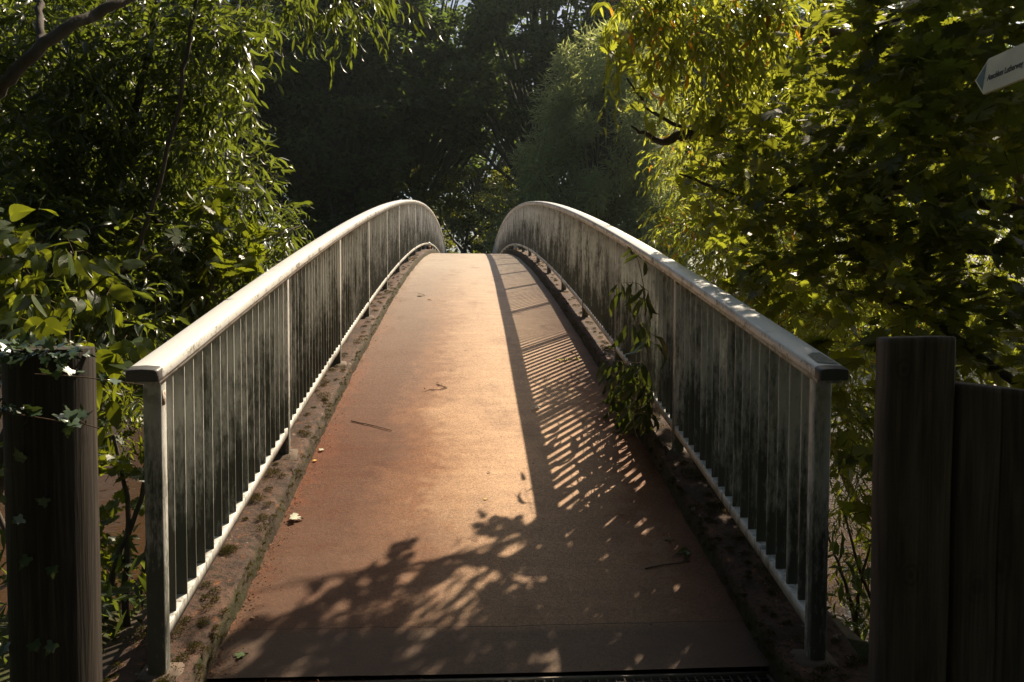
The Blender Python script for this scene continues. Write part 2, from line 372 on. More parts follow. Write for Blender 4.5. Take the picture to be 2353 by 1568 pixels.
# ------------------------------------------------------------------ railings
HB0, HB1, HT = .120, .165, 1.021
def railing(side, label):
    xi = XL if side < 0 else XR; sg = side                       # sg: outward
    root = empty('railing', (xi, YA, float(zk(D0))), label, 'railing')
    # posts
    for n_ in range(30):
        y = D0+S*n_-.05; z = float(zk(y+.025))
        mb = MB(); a, b = sorted((xi, xi+sg*.06)); c = .004
        sec = [(a+c, y), (b-c, y), (b, y+c), (b, y+.05-c), (b-c, y+.05), (a+c, y+.05), (a, y+.05-c), (a, y+c)]
        hs = [0, .1, .3, .5, .7, .9, 1.0, HT+.004]
        v = [(p[0], p[1], z+h-(.02 if h == 0 else 0)) for h in hs for p in sec]
        r = [h for h in hs for p in sec]
        mb.add(v, [(i*8+j, i*8+(j+1) % 8, (i+1)*8+(j+1) % 8, (i+1)*8+j) for i in range(len(hs)-1) for j in range(8)], np.array(r))
        mb.build('post', M['rail'], root)
    # slats: flat bars set across the railing line
    a, b = sorted((xi+sg*.006, xi+sg*.050))
    def slat_v(x0, x1, y, z, zt, c=.0015):
        hs = [HB1, .35, .6, .85, None]; v = []; r = []
        for h in hs:
            zz = z+h if h is not None else zt
            v += [(x0, y+c, zz), (x0+c, y, zz), (x1-c, y, zz), (x1, y+c, zz), (x1, y+.008-c, zz), (x1-c, y+.008, zz), (x0+c, y+.008, zz), (x0, y+.008-c, zz)]; r += [h if h else .98]*8
        f = [(i*8+j, i*8+(j+1) % 8, (i+1)*8+(j+1) % 8, (i+1)*8+j) for i in range(4) for j in range(8)]
        return v, f, r
    count = 0; far = MB(); me0 = None
    for n_ in range(29):
        for k in range(1, 18):
            y = D0-.025+S*n_+k*S/18; z = float(zk(y)); count += 1
            tl = rng.normal(0, .0012)
            if count <= 99:
                if me0 is None:
                    v, f, r = slat_v(-.022, .022, -.004, -.006, HT+.004); mb = MB(); mb.add(v, f, np.array(r)); me0 = mb.build('baluster', M['slat'], link_it=False)
                o = bpy.data.objects.new('baluster', me0); COL.objects.link(o); o.parent = root
                o.location = Vector(((a+b)/2+tl, y, z))-root.location; o.rotation_euler = (0, rng.normal(0, .0015), rng.normal(0, .02))
            else:
                v, f, r = slat_v(a+tl, b+tl, y-.004, z-.006, z+HT+.004); far.add(v, f, np.array(r))
    o = far.build('balusters', M['slat'], root); o['kind'] = 'stuff'
    # bottom bar, between the posts
    for n_ in range(29):
        y0 = D0+S*n_+.0005; y1 = y0+S-.051; mb = MB(); x0, x1 = sorted((xi+sg*.0025, xi+sg*.052))
        ysb = np.linspace(y0, y1, 5); mb.sweep([(x0, HB0), (x1, HB0), (x1, HB1-.003), (x1-.003, HB1), (x0+.003, HB1), (x0, HB1-.003)], ysb, lambda y: 0, zk, rnd=.75)
        bars.append((mb, root))
    mb = MB(); off = 0
    for q, rt in bars[-29:]:
        base = mb.n
        V = np.vstack(q.v); mb.v.append(V); mb.r.append(np.concatenate(q.r))
        for f in q.f: mb.f.append(f+base)
        mb.n += len(V)
    mb.build('bottom_rail', M['rail'], root)
    # handrail: cambered cap on a narrower box, in butted lengths
    xc = xi+sg*.0295; w = .0525
    prof = [(-w+.003, 0), (w-.003, 0), (w, .004), (w, .034), (w-.003, .0385), (w-.009, .0415), (0, .0445), (-w+.009, .0415), (-w+.003, .0385), (-w, .034), (-w, .004)]
    seams = [D0-.095, D0+S-.03, D0+3*S-.03, D0+6*S-.03, D0+9*S-.03, D0+13*S-.03, D0+18*S, D0+23*S, D0+29*S+.1]
    zz = lambda y: zk(y)+HT+.022+np.minimum(0, y-D0)*.2
    mb = MB()
    for s0, s1 in zip(seams[:-1], seams[1:]):
        base = MB(); base.sweep(prof, np.linspace(s0+(.002 if s0 > D0 else 0), s1-.002, max(3, int((s1-s0)/.25))), lambda y: xc, zz)
        for v, f in [(np.vstack(base.v), base.f)]:
            b0 = mb.n; mb.v.append(v); mb.r.append(np.full(len(v), 1.)); [mb.f.append(q+b0) for q in f]; mb.n += len(v)
    mb.build('handrail', M['cap'], root)
    mb = MB(); mb.sweep([(-.04, -.022), (.04, -.022), (.04, -.001), (-.04, -.001)], np.linspace(D0-.088, YB+.08, 230), lambda y: xc, zz, rnd=.97)
    mb.build('rail_channel', M['rail'], root)
    w2 = w+.0005; pc = [(x*w2/w, z-.0005) for x, z in prof]
    mb = MB(); z00 = float(zz(D0-.095))
    rings = [(D0-.0953, 1.0), (D0-.123, 1.0), (D0-.131, .97), (D0-.135, .9)]
    v = [(xc+x*k, y, z00+.0235+(z-.0235)*k+(y-D0+.095)*.2) for y, k in rings for x, z in pc]; K = len(pc)
    mb.add(v, [(i*K+j, i*K+(j+1) % K, (i+1)*K+(j+1) % K, (i+1)*K+j) for i in range(3) for j in range(K)])
    e = v[-K:]; mb.add(e+[tuple(np.mean(e, axis=0))], [(q, (q+1) % K, K) for q in range(K)])
    mb.build('end_cap', M['endcap'], root)
    return root, xc, zz
bars = []
railL, xcL, zz = railing(-1, 'grey metal railing with white topped handrail, left edge of the bridge')
railR, xcR, _ = railing(1, 'grey stained railing, right edge of the bridge, leafy shoot growing through it')
# sticker on the first left post, worn rectangle on the right handrail end
t = NT('sticker'); w_ = t.noise(t.pos(), 160, 3); st = t.done(t.pbsdf(t.mix(t.ramp(w_, [(.45, 0.), (.55, 1.)]), (.55, .5, .42), (.16, .1, .07)), .6))
mb = MB(); zs = float(zk(D0))+.93; mb.box((XL+.0005, D0-.040, zs), (XL+.0016, D0-.014, zs+.05)); mb.build('sticker', st, railL)
mb = MB(); ya, yb = D0-.088, D0+.06; x0, x1 = xcR-.03, xcR+.036
def wp(x, y): return (x, y, float(zz(y))+.0475-.05*abs(x-xcR))
mb.add([wp(x0, ya+.02), wp(x1, ya), wp(x1-.004, yb), wp(x0+.006, yb-.03), wp(xcR, ya+.005), wp(xcR, yb-.01)], [(0, 4, 5, 3), (4, 1, 2, 5)])
tarn = plain('tarnish', (.30, .30, .25), .8, .3, 0, .8, 90); mb.build('adhesive_patch', tarn, railR)

# ------------------------------------------------------------------ drain channel across the near end of the deck
dr = empty('drain_channel', (.09, 2.75, g0), 'slotted metal drain channel laid across the path at the foot of the deck', 'drain')
mb = MB(); mb.box((-.95, 2.868, g0-.05), (1.14, 2.883, g0+.004)); mb.box((-.95, 2.625, g0-.05), (1.14, 2.64, g0+.004)); mb.build('frame', M['iron_edge'], dr)
mb = MB(); mb.box((-.95, 2.64, g0-.12), (1.14, 2.868, g0-.06)); mb.build('trough', M['iron'], dr)
for k, (x0, x1) in enumerate(((-.94, .162), (.17, 1.13))):
    mb = MB(); mb.box((x0, 2.642, g0-.03), (x0+.012, 2.866, g0+.001)); mb.box((x1-.012, 2.642, g0-.03), (x1, 2.866, g0+.001))
    for xx in np.arange(x0+.045, x1-.03, .033): mb.box((xx, 2.644, g0-.028), (xx+.005, 2.864, g0-.001))
    for yy in (2.67, 2.70, 2.745, 2.79, 2.835): mb.box((x0+.013, yy, g0-.026), (x1-.013, yy+.006, g0-.003))
    mb.build('grate', M['iron_edge'] if k == 0 else M['iron'], dr)

# ------------------------------------------------------------------ timber posts and sign
def timber(name, x0, x1, y0, y1, top, label, knotrot=0):
    root = empty(name, ((x0+x1)/2, (y0+y1)/2, 0), label, 'post', )
    hs = np.concatenate([np.linspace(-.5, top-.02, 24), [top-.004, top]]); v = []; c = .012; K = 0
    for h in hs:
        ins = 0 if h < top-.003 else .008; w = .0015*np.sin(h*9+x0*7)
        sec = [(x0+c, y0), ((x0+x1)/2-.003, y0), ((x0+x1)/2, y0+(.012 if x0 > 1.43 else .003)), ((x0+x1)/2+.004, y0), (x1-c, y0), (x1, y0+c), (x1, y1-c), (x1-c, y1), (x0+c, y1), (x0, y1-c), (x0, y0+c)]
        K = len(sec); cx, cy = (x0+x1)/2, (y0+y1)/2
        v += [(cx+(p[0]-cx)*(1-ins/.1)+w, cy+(p[1]-cy)*(1-ins/.1), h+(.012*(p[0]-cx)/.12 if h > top-.05 else 0)*(-1 if x0 > 1.43 else .2)) for p in sec]
    m = MB(); n = len(hs); m.add(v, [(i*K+j, i*K+(j+1) % K, (i+1)*K+(j+1) % K, (i+1)*K+j) for i in range(n-1) for j in range(K)])
    e = v[-K:]; m.add(e+[tuple(np.mean(e, axis=0))], [(q, (q+1) % K, K) for q in range(K)])
    o = m.build('shaft', M['timber'], root); return root
pr = at(2044, 775, 2.3); pr2 = at(2202, 775, 2.3); pr3 = at(2208, 892, 2.3); pr4 = at(2400, 892, 2.3)
timber('timber_post', pr[0], pr2[0], 2.3, 2.39, pr[2], 'tall square weathered timber post right beside the end of the right railing')
timber('timber_post', pr3[0], pr4[0], 2.3, 2.5, pr3[2], 'shorter square timber post split down its face, at the right picture edge')
# round log
lg = at(17, 800, 2.4); lg2 = at(211, 800, 2.4); cx = (lg[0]+lg2[0])/2; rad = (lg2[0]-lg[0])/2
root = empty('log_post', (cx, 2.4, 0), 'thick round log post wrapped with ivy beside the left railing end', 'post')
hs = np.linspace(-.5, lg[2], 60); th = np.linspace(0, 2*math.pi, 48, endpoint=False); v = []
for h in hs:
    k = 1 if h < lg[2]-.012 else .985
    for a_ in th: rr = rad*k*(1+.006*math.sin(3*a_+h*2)+.004*math.sin(11*a_+h*5)); v.append((cx+rr*math.cos(a_), 2.4+rr*math.sin(a_), h))
m = MB(); K = 48; m.add(v, [(i*K+j, i*K+(j+1) % K, (i+1)*K+(j+1) % K, (i+1)*K+j) for i in range(59) for j in range(K)])
e = v[-K:]; m.add(e+[(cx, 2.4, lg[2]+.004)], [(q, (q+1) % K, K) for q in range(K)]); m.build('shaft', M['log'], root, smooth=True)

def sign():
    D = 3.23; p = at(2272, 135, D); H = .15
    root = empty('direction_sign', (p[0]+.05, 2.42, 0), 'white arrow sign with green tip lettered Anschluss Lutherweg among the dark leaves', 'sign')
    white = plain('sign_white', (.80, .75, .55), .5, .5, 0, .35, 9, .05); green = plain('sign_green', (.12, .2, .17), .5); ink = plain('sign_ink', (.05, .045, .045), .6)
    L = .82
    # local frame: u from tip base towards the tail (towards the camera), w up, leaning out a little
    u = np.array([.10, -1., .03]); u /= np.linalg.norm(u); w = np.array([.17, .02, 1.]); w -= u*np.dot(u, w); w /= np.linalg.norm(w); nrm = np.cross(w, u); 
    if nrm[0] > 0: nrm = -nrm
    O = p-w*H
    def P(a, b, d=0): return O+u*a+w*b+nrm*d
    tip = .062
    m = MB(); fr = [P(0, H), P(-tip, H*.5), P(0, 0), P(L, 0), P(L, H)]; bk = [q-nrm*.012 for q in fr]
    m.add(fr+bk, [(0, 1, 2), (0, 2, 2)] if False else [(0, 1, 2)]); m.add(fr, [(0, 2, 3, 4)])
    m.add(bk, [(2, 1, 0)]); m.add(bk, [(4, 3, 2, 0)])
    m.add(fr+bk, [(i, (i+1) % 5, (i+1) % 5+5, i+5) for i in range(5)]); m.build('board', white, root)
    m = MB(); f3 = [P(-.006, H-.016, .0008), P(-tip+.008, H*.5, .0008), P(-.006, .016, .0008)]; m.add(f3, [(0, 1, 2)]); m.build('arrow_tip', green, root)
    cu = bpy.data.curves.new('t', 'FONT'); cu.body = 'Anschluss Lutherweg'; cu.size = .037; cu.extrude = .0004; cu.offset = .0007; cu.space_character = .98
    ob = bpy.data.objects.new('t', cu); COL.objects.link(ob); dg = bpy.context.evaluated_depsgraph_get(); me = bpy.data.meshes.new_from_object(ob.evaluated_get(dg))
    bpy.data.objects.remove(ob); me.name = 'lettering'; me.materials.clear(); me.materials.append(ink)
    Mx = Matrix(((u[0]*.60, w[0], nrm[0], 0), (u[1]*.60, w[1], nrm[1], 0), (u[2]*.60, w[2], nrm[2], 0), (0, 0, 0, 1)))
    q = P(.012, .052, .001); Mx = Matrix.Translation(q) @ Mx; me.transform(Mx); link('lettering', me, root)
    q = P(L-.06, 0); m = MB(); m.tube([(q[0]+.04, q[1], -.2), (q[0]+.04, q[1], 3.0)], .03, 14); m.build('pole', plain('galv', (.4, .4, .4), .4, .5, .8), root)
sign()

# ------------------------------------------------------------------ leaves
def T_lance(w=.10):
    t = [0, .22, .5, .78, 1]; ww = [0, .75, 1, .62, 0]; dz = [0, .03, .0, -.10, -.28]
    mid = [(a, 0, z) for a, z in zip(t, dz)]; Lf = [(t[i], w*ww[i], dz[i]+w*.5) for i in (1, 2, 3)]; Rt = [(t[i], -w*ww[i], dz[i]+w*.5) for i in (1, 2, 3)]
    v = mid+Lf+Rt
    return np.array(v), np.array([(0, 1, 5), (1, 6, 5), (1, 2, 6), (2, 7, 6), (2, 3, 7), (3, 4, 7), (0, 8, 1), (1, 8, 9), (1, 9, 2), (2, 9, 10), (2, 10, 3), (3, 10, 4)])
def T_out(out, c=(.35, 0), fold=.10, droop=.14):
    """leaf from half an outline (x,y), mirrored, fanned about the midrib"""
    top = [(x, y) for x, y in out]; allp = top+[(x, -y) for x, y in out[::-1]]
    v = [(c[0], c[1], 0)]+[(x, y, abs(y)*fold-droop*x*x) for x, y in allp]; n = len(allp)
    return np.array(v), np.array([(0, i+1, (i+1) % n+1) for i in range(n)])
MAPLE = [(0, .012), (-.10, .16), (-.02, .22), (-.12, .38), (.06, .36), (.04, .50), (.16, .43), (.20, .60), (.30, .45), (.42, .56), (.42, .40), (.58, .44), (.50, .28), (.44, .16), (.60, .22), (.64, .33), (.74, .20), (.88, .22), (.86, .10), (1, 0)]
MAPLE_S = [(0, .01), (-.10, .30), (.06, .34), (.16, .56), (.40, .50), (.58, .42), (.46, .17), (.72, .22), (1, 0)]
OVATE = [(0, .0), (.04, .10), (.10, .17), (.13, .178), (.20, .24), (.23, .238), (.32, .275), (.35, .265), (.45, .28), (.48, .262), (.58, .25), (.61, .228), (.71, .195), (.74, .17), (.84, .11), (.9, .055), (1, 0)]
IVY = [(0, .02), (-.14, .22), (-.02, .46), (.2, .30), (.52, .38), (.50, .20), (1, 0)]
TL = {'lance': T_lance(.095), 'lance_w': T_lance(.115), 'lance_thin': T_lance(.075), 'maple': T_out(MAPLE, (.28, 0)), 'maple_s': T_out(MAPLE_S, (.28, 0)), 'ovate': T_out(OVATE, (.4, 0), .16, .2), 'ivy': T_out(IVY, (.3, 0), .12, .08),
      'blade': (np.array([(0, 0, 0), (.45, .13, .03), (1, 0, -.12), (.45, -.13, .03)]), np.array([(0, 2, 1), (0, 3, 2)])),
      'thin': (np.array([(0, 0, 0), (.45, .07, .0), (1, 0, -.15), (.45, -.07, .0)]), np.array([(0, 2, 1), (0, 3, 2)])),
      'round': (np.array([(0, 0, 0), (.2, .28, .05), (.65, .30, .03), (1, 0, -.1), (.65, -.30, .03), (.2, -.28, .05)]), np.array([(0, 3, 2), (0, 2, 1), (0, 5, 4), (0, 4, 3)]))}
def unit(a): return a/(np.linalg.norm(a, axis=-1, keepdims=True)+1e-9)
def put_leaves(mb, kind, P, D, Nn, Sz, rnd=None):
    tv, tf = TL[kind]; X = unit(D); Yv = unit(np.cross(Nn, X)); Zv = np.cross(X, Yv); n = len(P)
    wv = rng.uniform(.8, 1.2, n)[:, None]; curl = rng.uniform(.2, 2.0, n)[:, None]
    V = P[:, None]+Sz[:, None, None]*(tv[None, :, :1]*X[:, None]+(tv[None, :, 1:2]*wv[:, None])*Yv[:, None]+(tv[None, :, 2:]*curl[:, None])*Zv[:, None])
    k = len(tv); Fc = (tf[None]+(np.arange(n)*k)[:, None, None]).reshape(-1, 3)
    r = rng.uniform(0, 1, n) if rnd is None else rnd
    mb.add(V.reshape(-1, 3), Fc, np.repeat(r, k))
def twigs(mb_leaf, mb_stem, P, D, L, kind, size, nodes=9, droop=.5, hang=.5, stem_r=.0018, face_up=.8, pair=1, keep=1.):
    """leafy shoots: P,D (N,3), L (N,) ; leaves set along each shoot"""
    N = len(P); D = unit(D); t = np.linspace(0, 1, nodes+1)
    side = unit(np.cross(D, rng.normal(0, 1, (N, 3)))); bend = rng.uniform(-.25, .25, N)
    pts = P[:, None]+L[:, None, None]*(t[None, :, None]*D[:, None]+(bend[:, None]*t[None]**2)[..., None]*side[:, None])
    pts[..., 2] -= (L[:, None]*droop*rng.uniform(.6, 1.4, N)[:, None])*t[None]**2
    T = unit(np.gradient(pts, axis=1))
    for q in range(pair):
        idx = np.arange(1, nodes+1); LP = pts[:, idx].reshape(-1, 3); LT = T[:, idx].reshape(-1, 3); tt = np.tile(t[idx], N)
        n = len(LP); sgn = np.tile(np.where((idx+q) % 2, 1., -1.), N)[:, None]
        sd_ = unit(np.cross(LT, np.tile([0, 0, 1.], (n, 1)))+rng.normal(0, .25, (n, 3)))
        d = LT*rng.uniform(.45, 1.0, (n, 1))+sd_*sgn*rng.uniform(.4, 1., (n, 1))+np.array([0, 0, -1.])*hang*rng.uniform(.3, 1.6, (n, 1))
        nn = np.array([0, 0, 1.])*face_up+rng.normal(0, .55, (n, 3))
        sz = size*rng.uniform(.6, 1.15, n)*(1-.35*tt**2)
        m = rng.uniform(0, 1, n) < keep
        put_leaves(mb_leaf, kind, LP[m], d[m], nn[m], sz[m])
    if mb_stem is not None:
        k = 3; th = np.arange(k)*2*math.pi/k; A = side[:, None]; B = unit(np.cross(T, A)); A2 = np.cross(B, T)
        rr = stem_r*(1.15-t)[None, :, None, None]
        ring = pts[:, :, None]+rr*(np.cos(th)[None, None, :, None]*A2[:, :, None]+np.sin(th)[None, None, :, None]*B[:, :, None])
        m_ = nodes+1; i, j = np.meshgrid(np.arange(m_-1), np.arange(k), indexing='ij'); i = i.ravel(); j = j.ravel()
        f = np.stack([i*k+j, i*k+(j+1) % k, (i+1)*k+(j+1) % k, (i+1)*k+j], 1)
        Fc = (f[None]+(np.arange(N)*m_*k)[:, None, None]).reshape(-1, 4); mb_stem.add(ring.reshape(-1, 3), Fc)
def ball(n, c, r, shell=.0):
    d = unit(rng.normal(0, 1, (n, 3))); q = rng.uniform(shell, 1, n)**(1/2.2); return c+d*q[:, None]*np.asarray(r), d
def blobs_world(bl):                                          # (px, py, r_px, Y, depth stretch)
    out = []
    for b in bl:
        c = at(b[0], b[1], b[3]); r = b[2]/F*b[3]; out.append((c, np.array([r, r*(b[4] if len(b) > 4 else 1.3), r])))
    return out
def fill(mb_leaf, mb_stem, bl, dens, L, kind, size, keepout=True, **kw):
    for c, r in blobs_world(bl):
        n = int(dens*r[0]*r[2]*12)+3; P, d = ball(n, c, r)
        D = d*.7+rng.normal(0, .6, (n, 3))+np.array([-.0, -.15, .1])
        if keepout:                                          # nothing grows into the walkway
            ok = ~((P[:, 0] > -1.22) & (P[:, 0] < 1.42) & (P[:, 1] > 2) & (P[:, 2] < zk(P[:, 1])+2.1)); P, D = P[ok], D[ok]
            inner = np.where(P[:, 0] < 0, -1., 1.); near = np.abs(P[:, 0]) < 1.9; D[:, 0] = np.where(near & (D[:, 0]*inner < 0), D[:, 0]*.15, D[:, 0])
        twigs(mb_leaf, mb_stem, P, D, rng.uniform(.7, 1.3, len(P))*L, kind, size, **kw)
def limb(mb, pts, r0, r1, k=8, wob=.02):
    P = np.array(pts, float); t = np.linspace(0, 1, len(P)); tt = np.linspace(0, 1, len(P)*5)
    Q = np.stack([np.interp(tt, t, P[:, i]) for i in range(3)], 1)
    for _ in range(3): Q[1:-1] = (Q[:-2]+Q[1:-1]*2+Q[2:])/4
    Q[1:-1] += rng.normal(0, wob*.3, Q[1:-1].shape); mb.tube(Q, np.interp(tt, [0, 1], [r0, r1]), k)

# --- left willow
root = empty('willow_tree', (-4.2, 6.5, -.6), 'lance leaved willow overhanging the left railing, dark limb crossing the top corner', 'tree')
br = MB(); lf = MB(); stm = MB()
trunkbase = np.array([-4.2, 6.5, -.8])
j1 = at(205, 640, 6.2); limb(br, [trunkbase, j1], .12, .07)
limb(br, [j1, at(250, 440, 6), at(290, 385, 6), at(300, 300, 5.8), at(325, 200, 5.6), at(350, 60, 5.6), at(380, -120, 5.6)], .04, .015)
limb(br, [at(290, 385, 6), at(230, 300, 6.4), at(150, 240, 6.6)], .03, .012)
limb(br, [at(200, 720, 5), at(300, 620, 5), at(350, 480, 5), at(410, 250, 5), at(440, 60, 5), at(470, -100, 5)], .017, .01)
limb(br, [at(-260, 520, 3.8), at(-120, 330, 3.8), at(0, 205, 3.8), at(60, 130, 3.8), at(150, 65, 3.9), at(230, 25, 4), at(340, -25, 4.2), at(520, -120, 4.4)], .034, .02)
limb(br, [at(90, 110, 3.85), at(95, 40, 4), at(80, -60, 4.2)], .02, .014)
limb(br, [at(280, 440, 6), at(400, 540, 5.8), at(520, 600, 5.8), at(600, 560, 6), at(690, 520, 6.4)], .022, .006)
limb(br, [at(520, 600, 5.8), at(590, 480, 5.8), at(640, 400, 6)], .012, .004)
limb(br, [at(20, 560, 5), at(180, 530, 5), at(330, 505, 5.2)], .01, .005)
limb(br, [at(520, -90, 4.4), at(650, -40, 4.6), at(760, -10, 4.8), at(850, 10, 5)], .014, .004)
BLw = [(30, 60, 110, 5), (180, 80, 120, 5.4), (330, 90, 110, 5.6), (450, 70, 100, 5.6), (530, 30, 70, 5.4), (470, 180, 85, 5.8), (520, 150, 55, 5.6), (60, 250, 140, 5.4), (220, 260, 130, 5.8), (360, 280, 120, 6),
       (460, 280, 70, 5.8), (100, 420, 140, 5.6), (260, 420, 120, 6), (400, 400, 90, 6), (470, 350, 40, 5.6), (60, 560, 120, 5.2), (200, 560, 120, 5.6), (340, 560, 110, 5.8), (470, 560, 80, 6), (560, 580, 60, 6.2), (480, 660, 100, 6),
       (340, 700, 110, 5.4), (180, 700, 120, 5), (420, 640, 80, 5.4), (300, 780, 80, 4.8), (590, 400, 38, 5.9), (600, 370, 22, 5.9), (570, 440, 30, 5.9), (660, 540, 34, 6.2), (650, 520, 26, 6.2), (600, 600, 45, 6.0), (585, 130, 22, 5.5), (565, 230, 24, 5.5), (570, 20, 40, 5.4)]
fill(lf, stm, BLw, 50, .36, 'lance_w', .145, droop=.25, hang=.45, nodes=8, face_up=.5)
fill(lf, stm, [(760, -30, 40, 4.9), (700, -20, 30, 4.9), (820, 0, 26, 5), (800, 25, 22, 5), (850, -15, 25, 5), (640, 5, 30, 5)], 60, .3, 'lance', .12, keepout=False, droop=.6, hang=.9)
# deeper, shaded layers
fill(lf, None, [(60, 120, 260, 8.2), (300, 100, 200, 8.4), (80, 400, 260, 8), (320, 400, 200, 8.2), (100, 650, 240, 7.6), (350, 640, 190, 7.8), (520, 650, 90, 7.8)], 30, .4, 'lance_w', .17, droop=.4, hang=.6, nodes=8)
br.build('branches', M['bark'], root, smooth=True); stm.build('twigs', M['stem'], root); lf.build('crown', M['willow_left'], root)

# --- bushes on the bank further out close the view under both trees
for nm, lab, loc, bl, mt in (('bank_bush', 'dark bush filling the bank behind the left willow, next to the railing', (-6, 11, -2.2), [(600, 560, 70, 11), (640, 600, 60, 11.5), (560, 640, 90, 10), (500, 520, 120, 11), (420, 640, 130, 9.5), (600, 470, 50, 12), (670, 570, 35, 12.5), (300, 560, 150, 10), (120, 560, 160, 10), (250, 800, 160, 8), (100, 300, 200, 11), (330, 250, 170, 11), (480, 330, 90, 11.5)], 'under'),
                            ('bank_bush', 'dark bush standing in shade behind the sunlit right willow', (7, 12, -2.2), [(1560, 520, 60, 12), (1640, 560, 90, 12), (1760, 600, 120, 11.5), (1900, 640, 150, 11), (2060, 620, 170, 11), (2230, 620, 180, 11), (1700, 460, 100, 12.5), (1850, 480, 140, 12.5), (2050, 420, 170, 12.5), (2250, 380, 180, 12.5), (1960, 820, 130, 9.5), (1960, 980, 110, 8.5), (1800, 740, 100, 10), (2100, 850, 160, 9)], 'under')):
    root = empty(nm, loc, lab, 'bush'); br = MB(); lf = MB()
    for q in range(4): limb(br, [loc, (loc[0]+rng.uniform(-1.5, 1.5), loc[1]+rng.uniform(-1, 1), 0), (loc[0]+rng.uniform(-2.5, 2.5), loc[1]+rng.uniform(-1, 1), 2.5)], .04, .01, 6)
    fill(lf, br, bl, 12, .5, 'lance_w', .17, droop=.3, hang=.5, nodes=8, stem_r=.003)
    br.build('stems', M['bark'], root); lf.build('foliage', M[mt], root)

# --- maple sapling showing through the willow, left
root = empty('maple_sapling', (-2.3, 5.6, -.6), 'young maple with jagged bright leaves between the left willow and the railing', 'sapling')
br = MB(); lf = MB(); stm = MB()
limb(br, [(-2.5, 5.8, -1.2), at(420, 900, 5.4), at(470, 700, 5.4), at(520, 560, 5.4)], .02, .006)
fill(lf, stm, [(520, 470, 40, 5.4), (470, 540, 50, 5.4), (560, 560, 45, 5.6), (400, 600, 55, 5.2), (500, 640, 50, 5.4), (590, 640, 30, 5.6), (330, 520, 50, 5.2), (180, 640, 50, 4.6)], 26, .22, 'maple', .13, droop=.2, hang=.5, nodes=4)
br.build('stem', M['bark'], root); stm.build('twigs', M['stem'], root); lf.build('crown', M['broad'], root)

# --- broad serrated leaves near the log
root = empty('cherry_bush', (-2.2, 3.4, -.2), 'bush with large serrated lime green leaves above the ivy clad log', 'bush')
br = MB(); lf = MB(); stm = br
for p in ([(-60, 1100), (60, 800), (230, 640), (420, 560)], [(-80, 1000), (-20, 700), (100, 560)], [(150, 1000), (230, 830), (330, 790)], [(-60, 900), (120, 800), (280, 815), (345, 790)]):
    limb(br, [at(q[0], q[1], 3.6) for q in p], .010, .003, 6, .01)
fill(lf, stm, [(60, 600, 60, 3.5), (130, 640, 60, 3.6), (210, 620, 50, 3.6), (240, 700, 50, 3.5), (60, 720, 80, 3.4), (160, 740, 60, 3.3), (20, 660, 60, 3.5), (100, 780, 60, 3.2), (275, 810, 35, 3.0), (250, 860, 25, 3.0), (0, 780, 60, 3.2), (260, 640, 30, 3.6)], 20, .2, 'ovate', .15, droop=.3, hang=.8, nodes=3, face_up=.7)
P = np.array([at(*q) for q in ((205, 600, 3.3), (240, 590, 3.3), (283, 600, 3.35), (180, 590, 3.3), (92, 585, 3.3), (225, 805, 2.9), (262, 810, 2.95), (310, 795, 2.95), (60, 640, 3.2), (140, 690, 3.3), (30, 600, 3.4))])
n = len(P); put_leaves(lf, 'ovate', P, np.array([(.5, -.1, -1.)]*n)+rng.normal(0, .45, (n, 3)), np.array([(.3, -1., .5)]*n)+rng.normal(0, .5, (n, 3)), rng.uniform(.09, .14, n), rng.uniform(.3, .95, n))
br.build('stems', M['stem'], root); lf.build('foliage', M['broad'], root)

# --- saplings down the bank between log and left railing, and left background mass
root = empty('bank_saplings', (-2.6, 5.0, -1), 'tangle of maple seedlings on the bank between log post and left railing', 'undergrowth')
br = MB(); lf = MB(); stm = br
for p in ([(300, 1560), (285, 1350), (300, 1180), (260, 1000)], [(230, 1500), (260, 1300), (330, 1150), (340, 1000)]):
    limb(br, [at(q[0], q[1], 4.0) for q in p], .02, .008, 6, .01)
fill(lf, stm, [(280, 900, 70, 4.6), (270, 1000, 60, 4.4), (300, 1080, 55, 4.0), (250, 1120, 40, 3.8), (300, 1200, 40, 4.2), (260, 1290, 40, 4.4), (300, 1330, 30, 4.0), (270, 1420, 50, 3.9), (250, 1500, 50, 3.8), (320, 1480, 30, 4.4), (150, 1000, 90, 4.4), (150, 1250, 90, 4.4), (400, 900, 60, 5.0), (420, 1050, 60, 5)], 30, .18, 'maple', .085, droop=.2, hang=.4, nodes=4)
fill(lf, stm, [(280, 940, 70, 4.2), (260, 860, 60, 4.2), (200, 900, 60, 4.0), (300, 1010, 50, 4.6)], 40, .22, 'lance', .09, droop=.4, hang=.6)
br.build('stems', M['bark'], root); lf.build('foliage', M['broad'], root)

# --- ivy on the log
root = empty('ivy', (cx, 2.28, .2), 'ivy strands with shiny pale leaves trailing across the log post', 'ivy')
lf = MB(); st_ = MB()
def strand(pts, Y, leaves, size=.035, r=.0016):
    Q = np.array([at(p[0], p[1], Y) for p in pts]); t = np.linspace(0, 1, len(Q)); tt = np.linspace(0, 1, 30)
    Q = np.stack([np.interp(tt, t, Q[:, i]) for i in range(3)], 1)
    for _ in range(3): Q[1:-1] = (Q[:-2]+2*Q[1:-1]+Q[2:])/4
    st_.tube(Q, r, 5)
    P = np.array([at(l[0], l[1], Y-.015) for l in leaves]); n = len(P)
    D = np.array([(-.3, -.3, .2)]*n)+rng.normal(0, .5, (n, 3)); N_ = np.array([(.35, -.25, .9)]*n)+rng.normal(0, .28, (n, 3))
    put_leaves(lf, 'ivy', P, D, N_, size*rng.uniform(.8, 1.3, n))
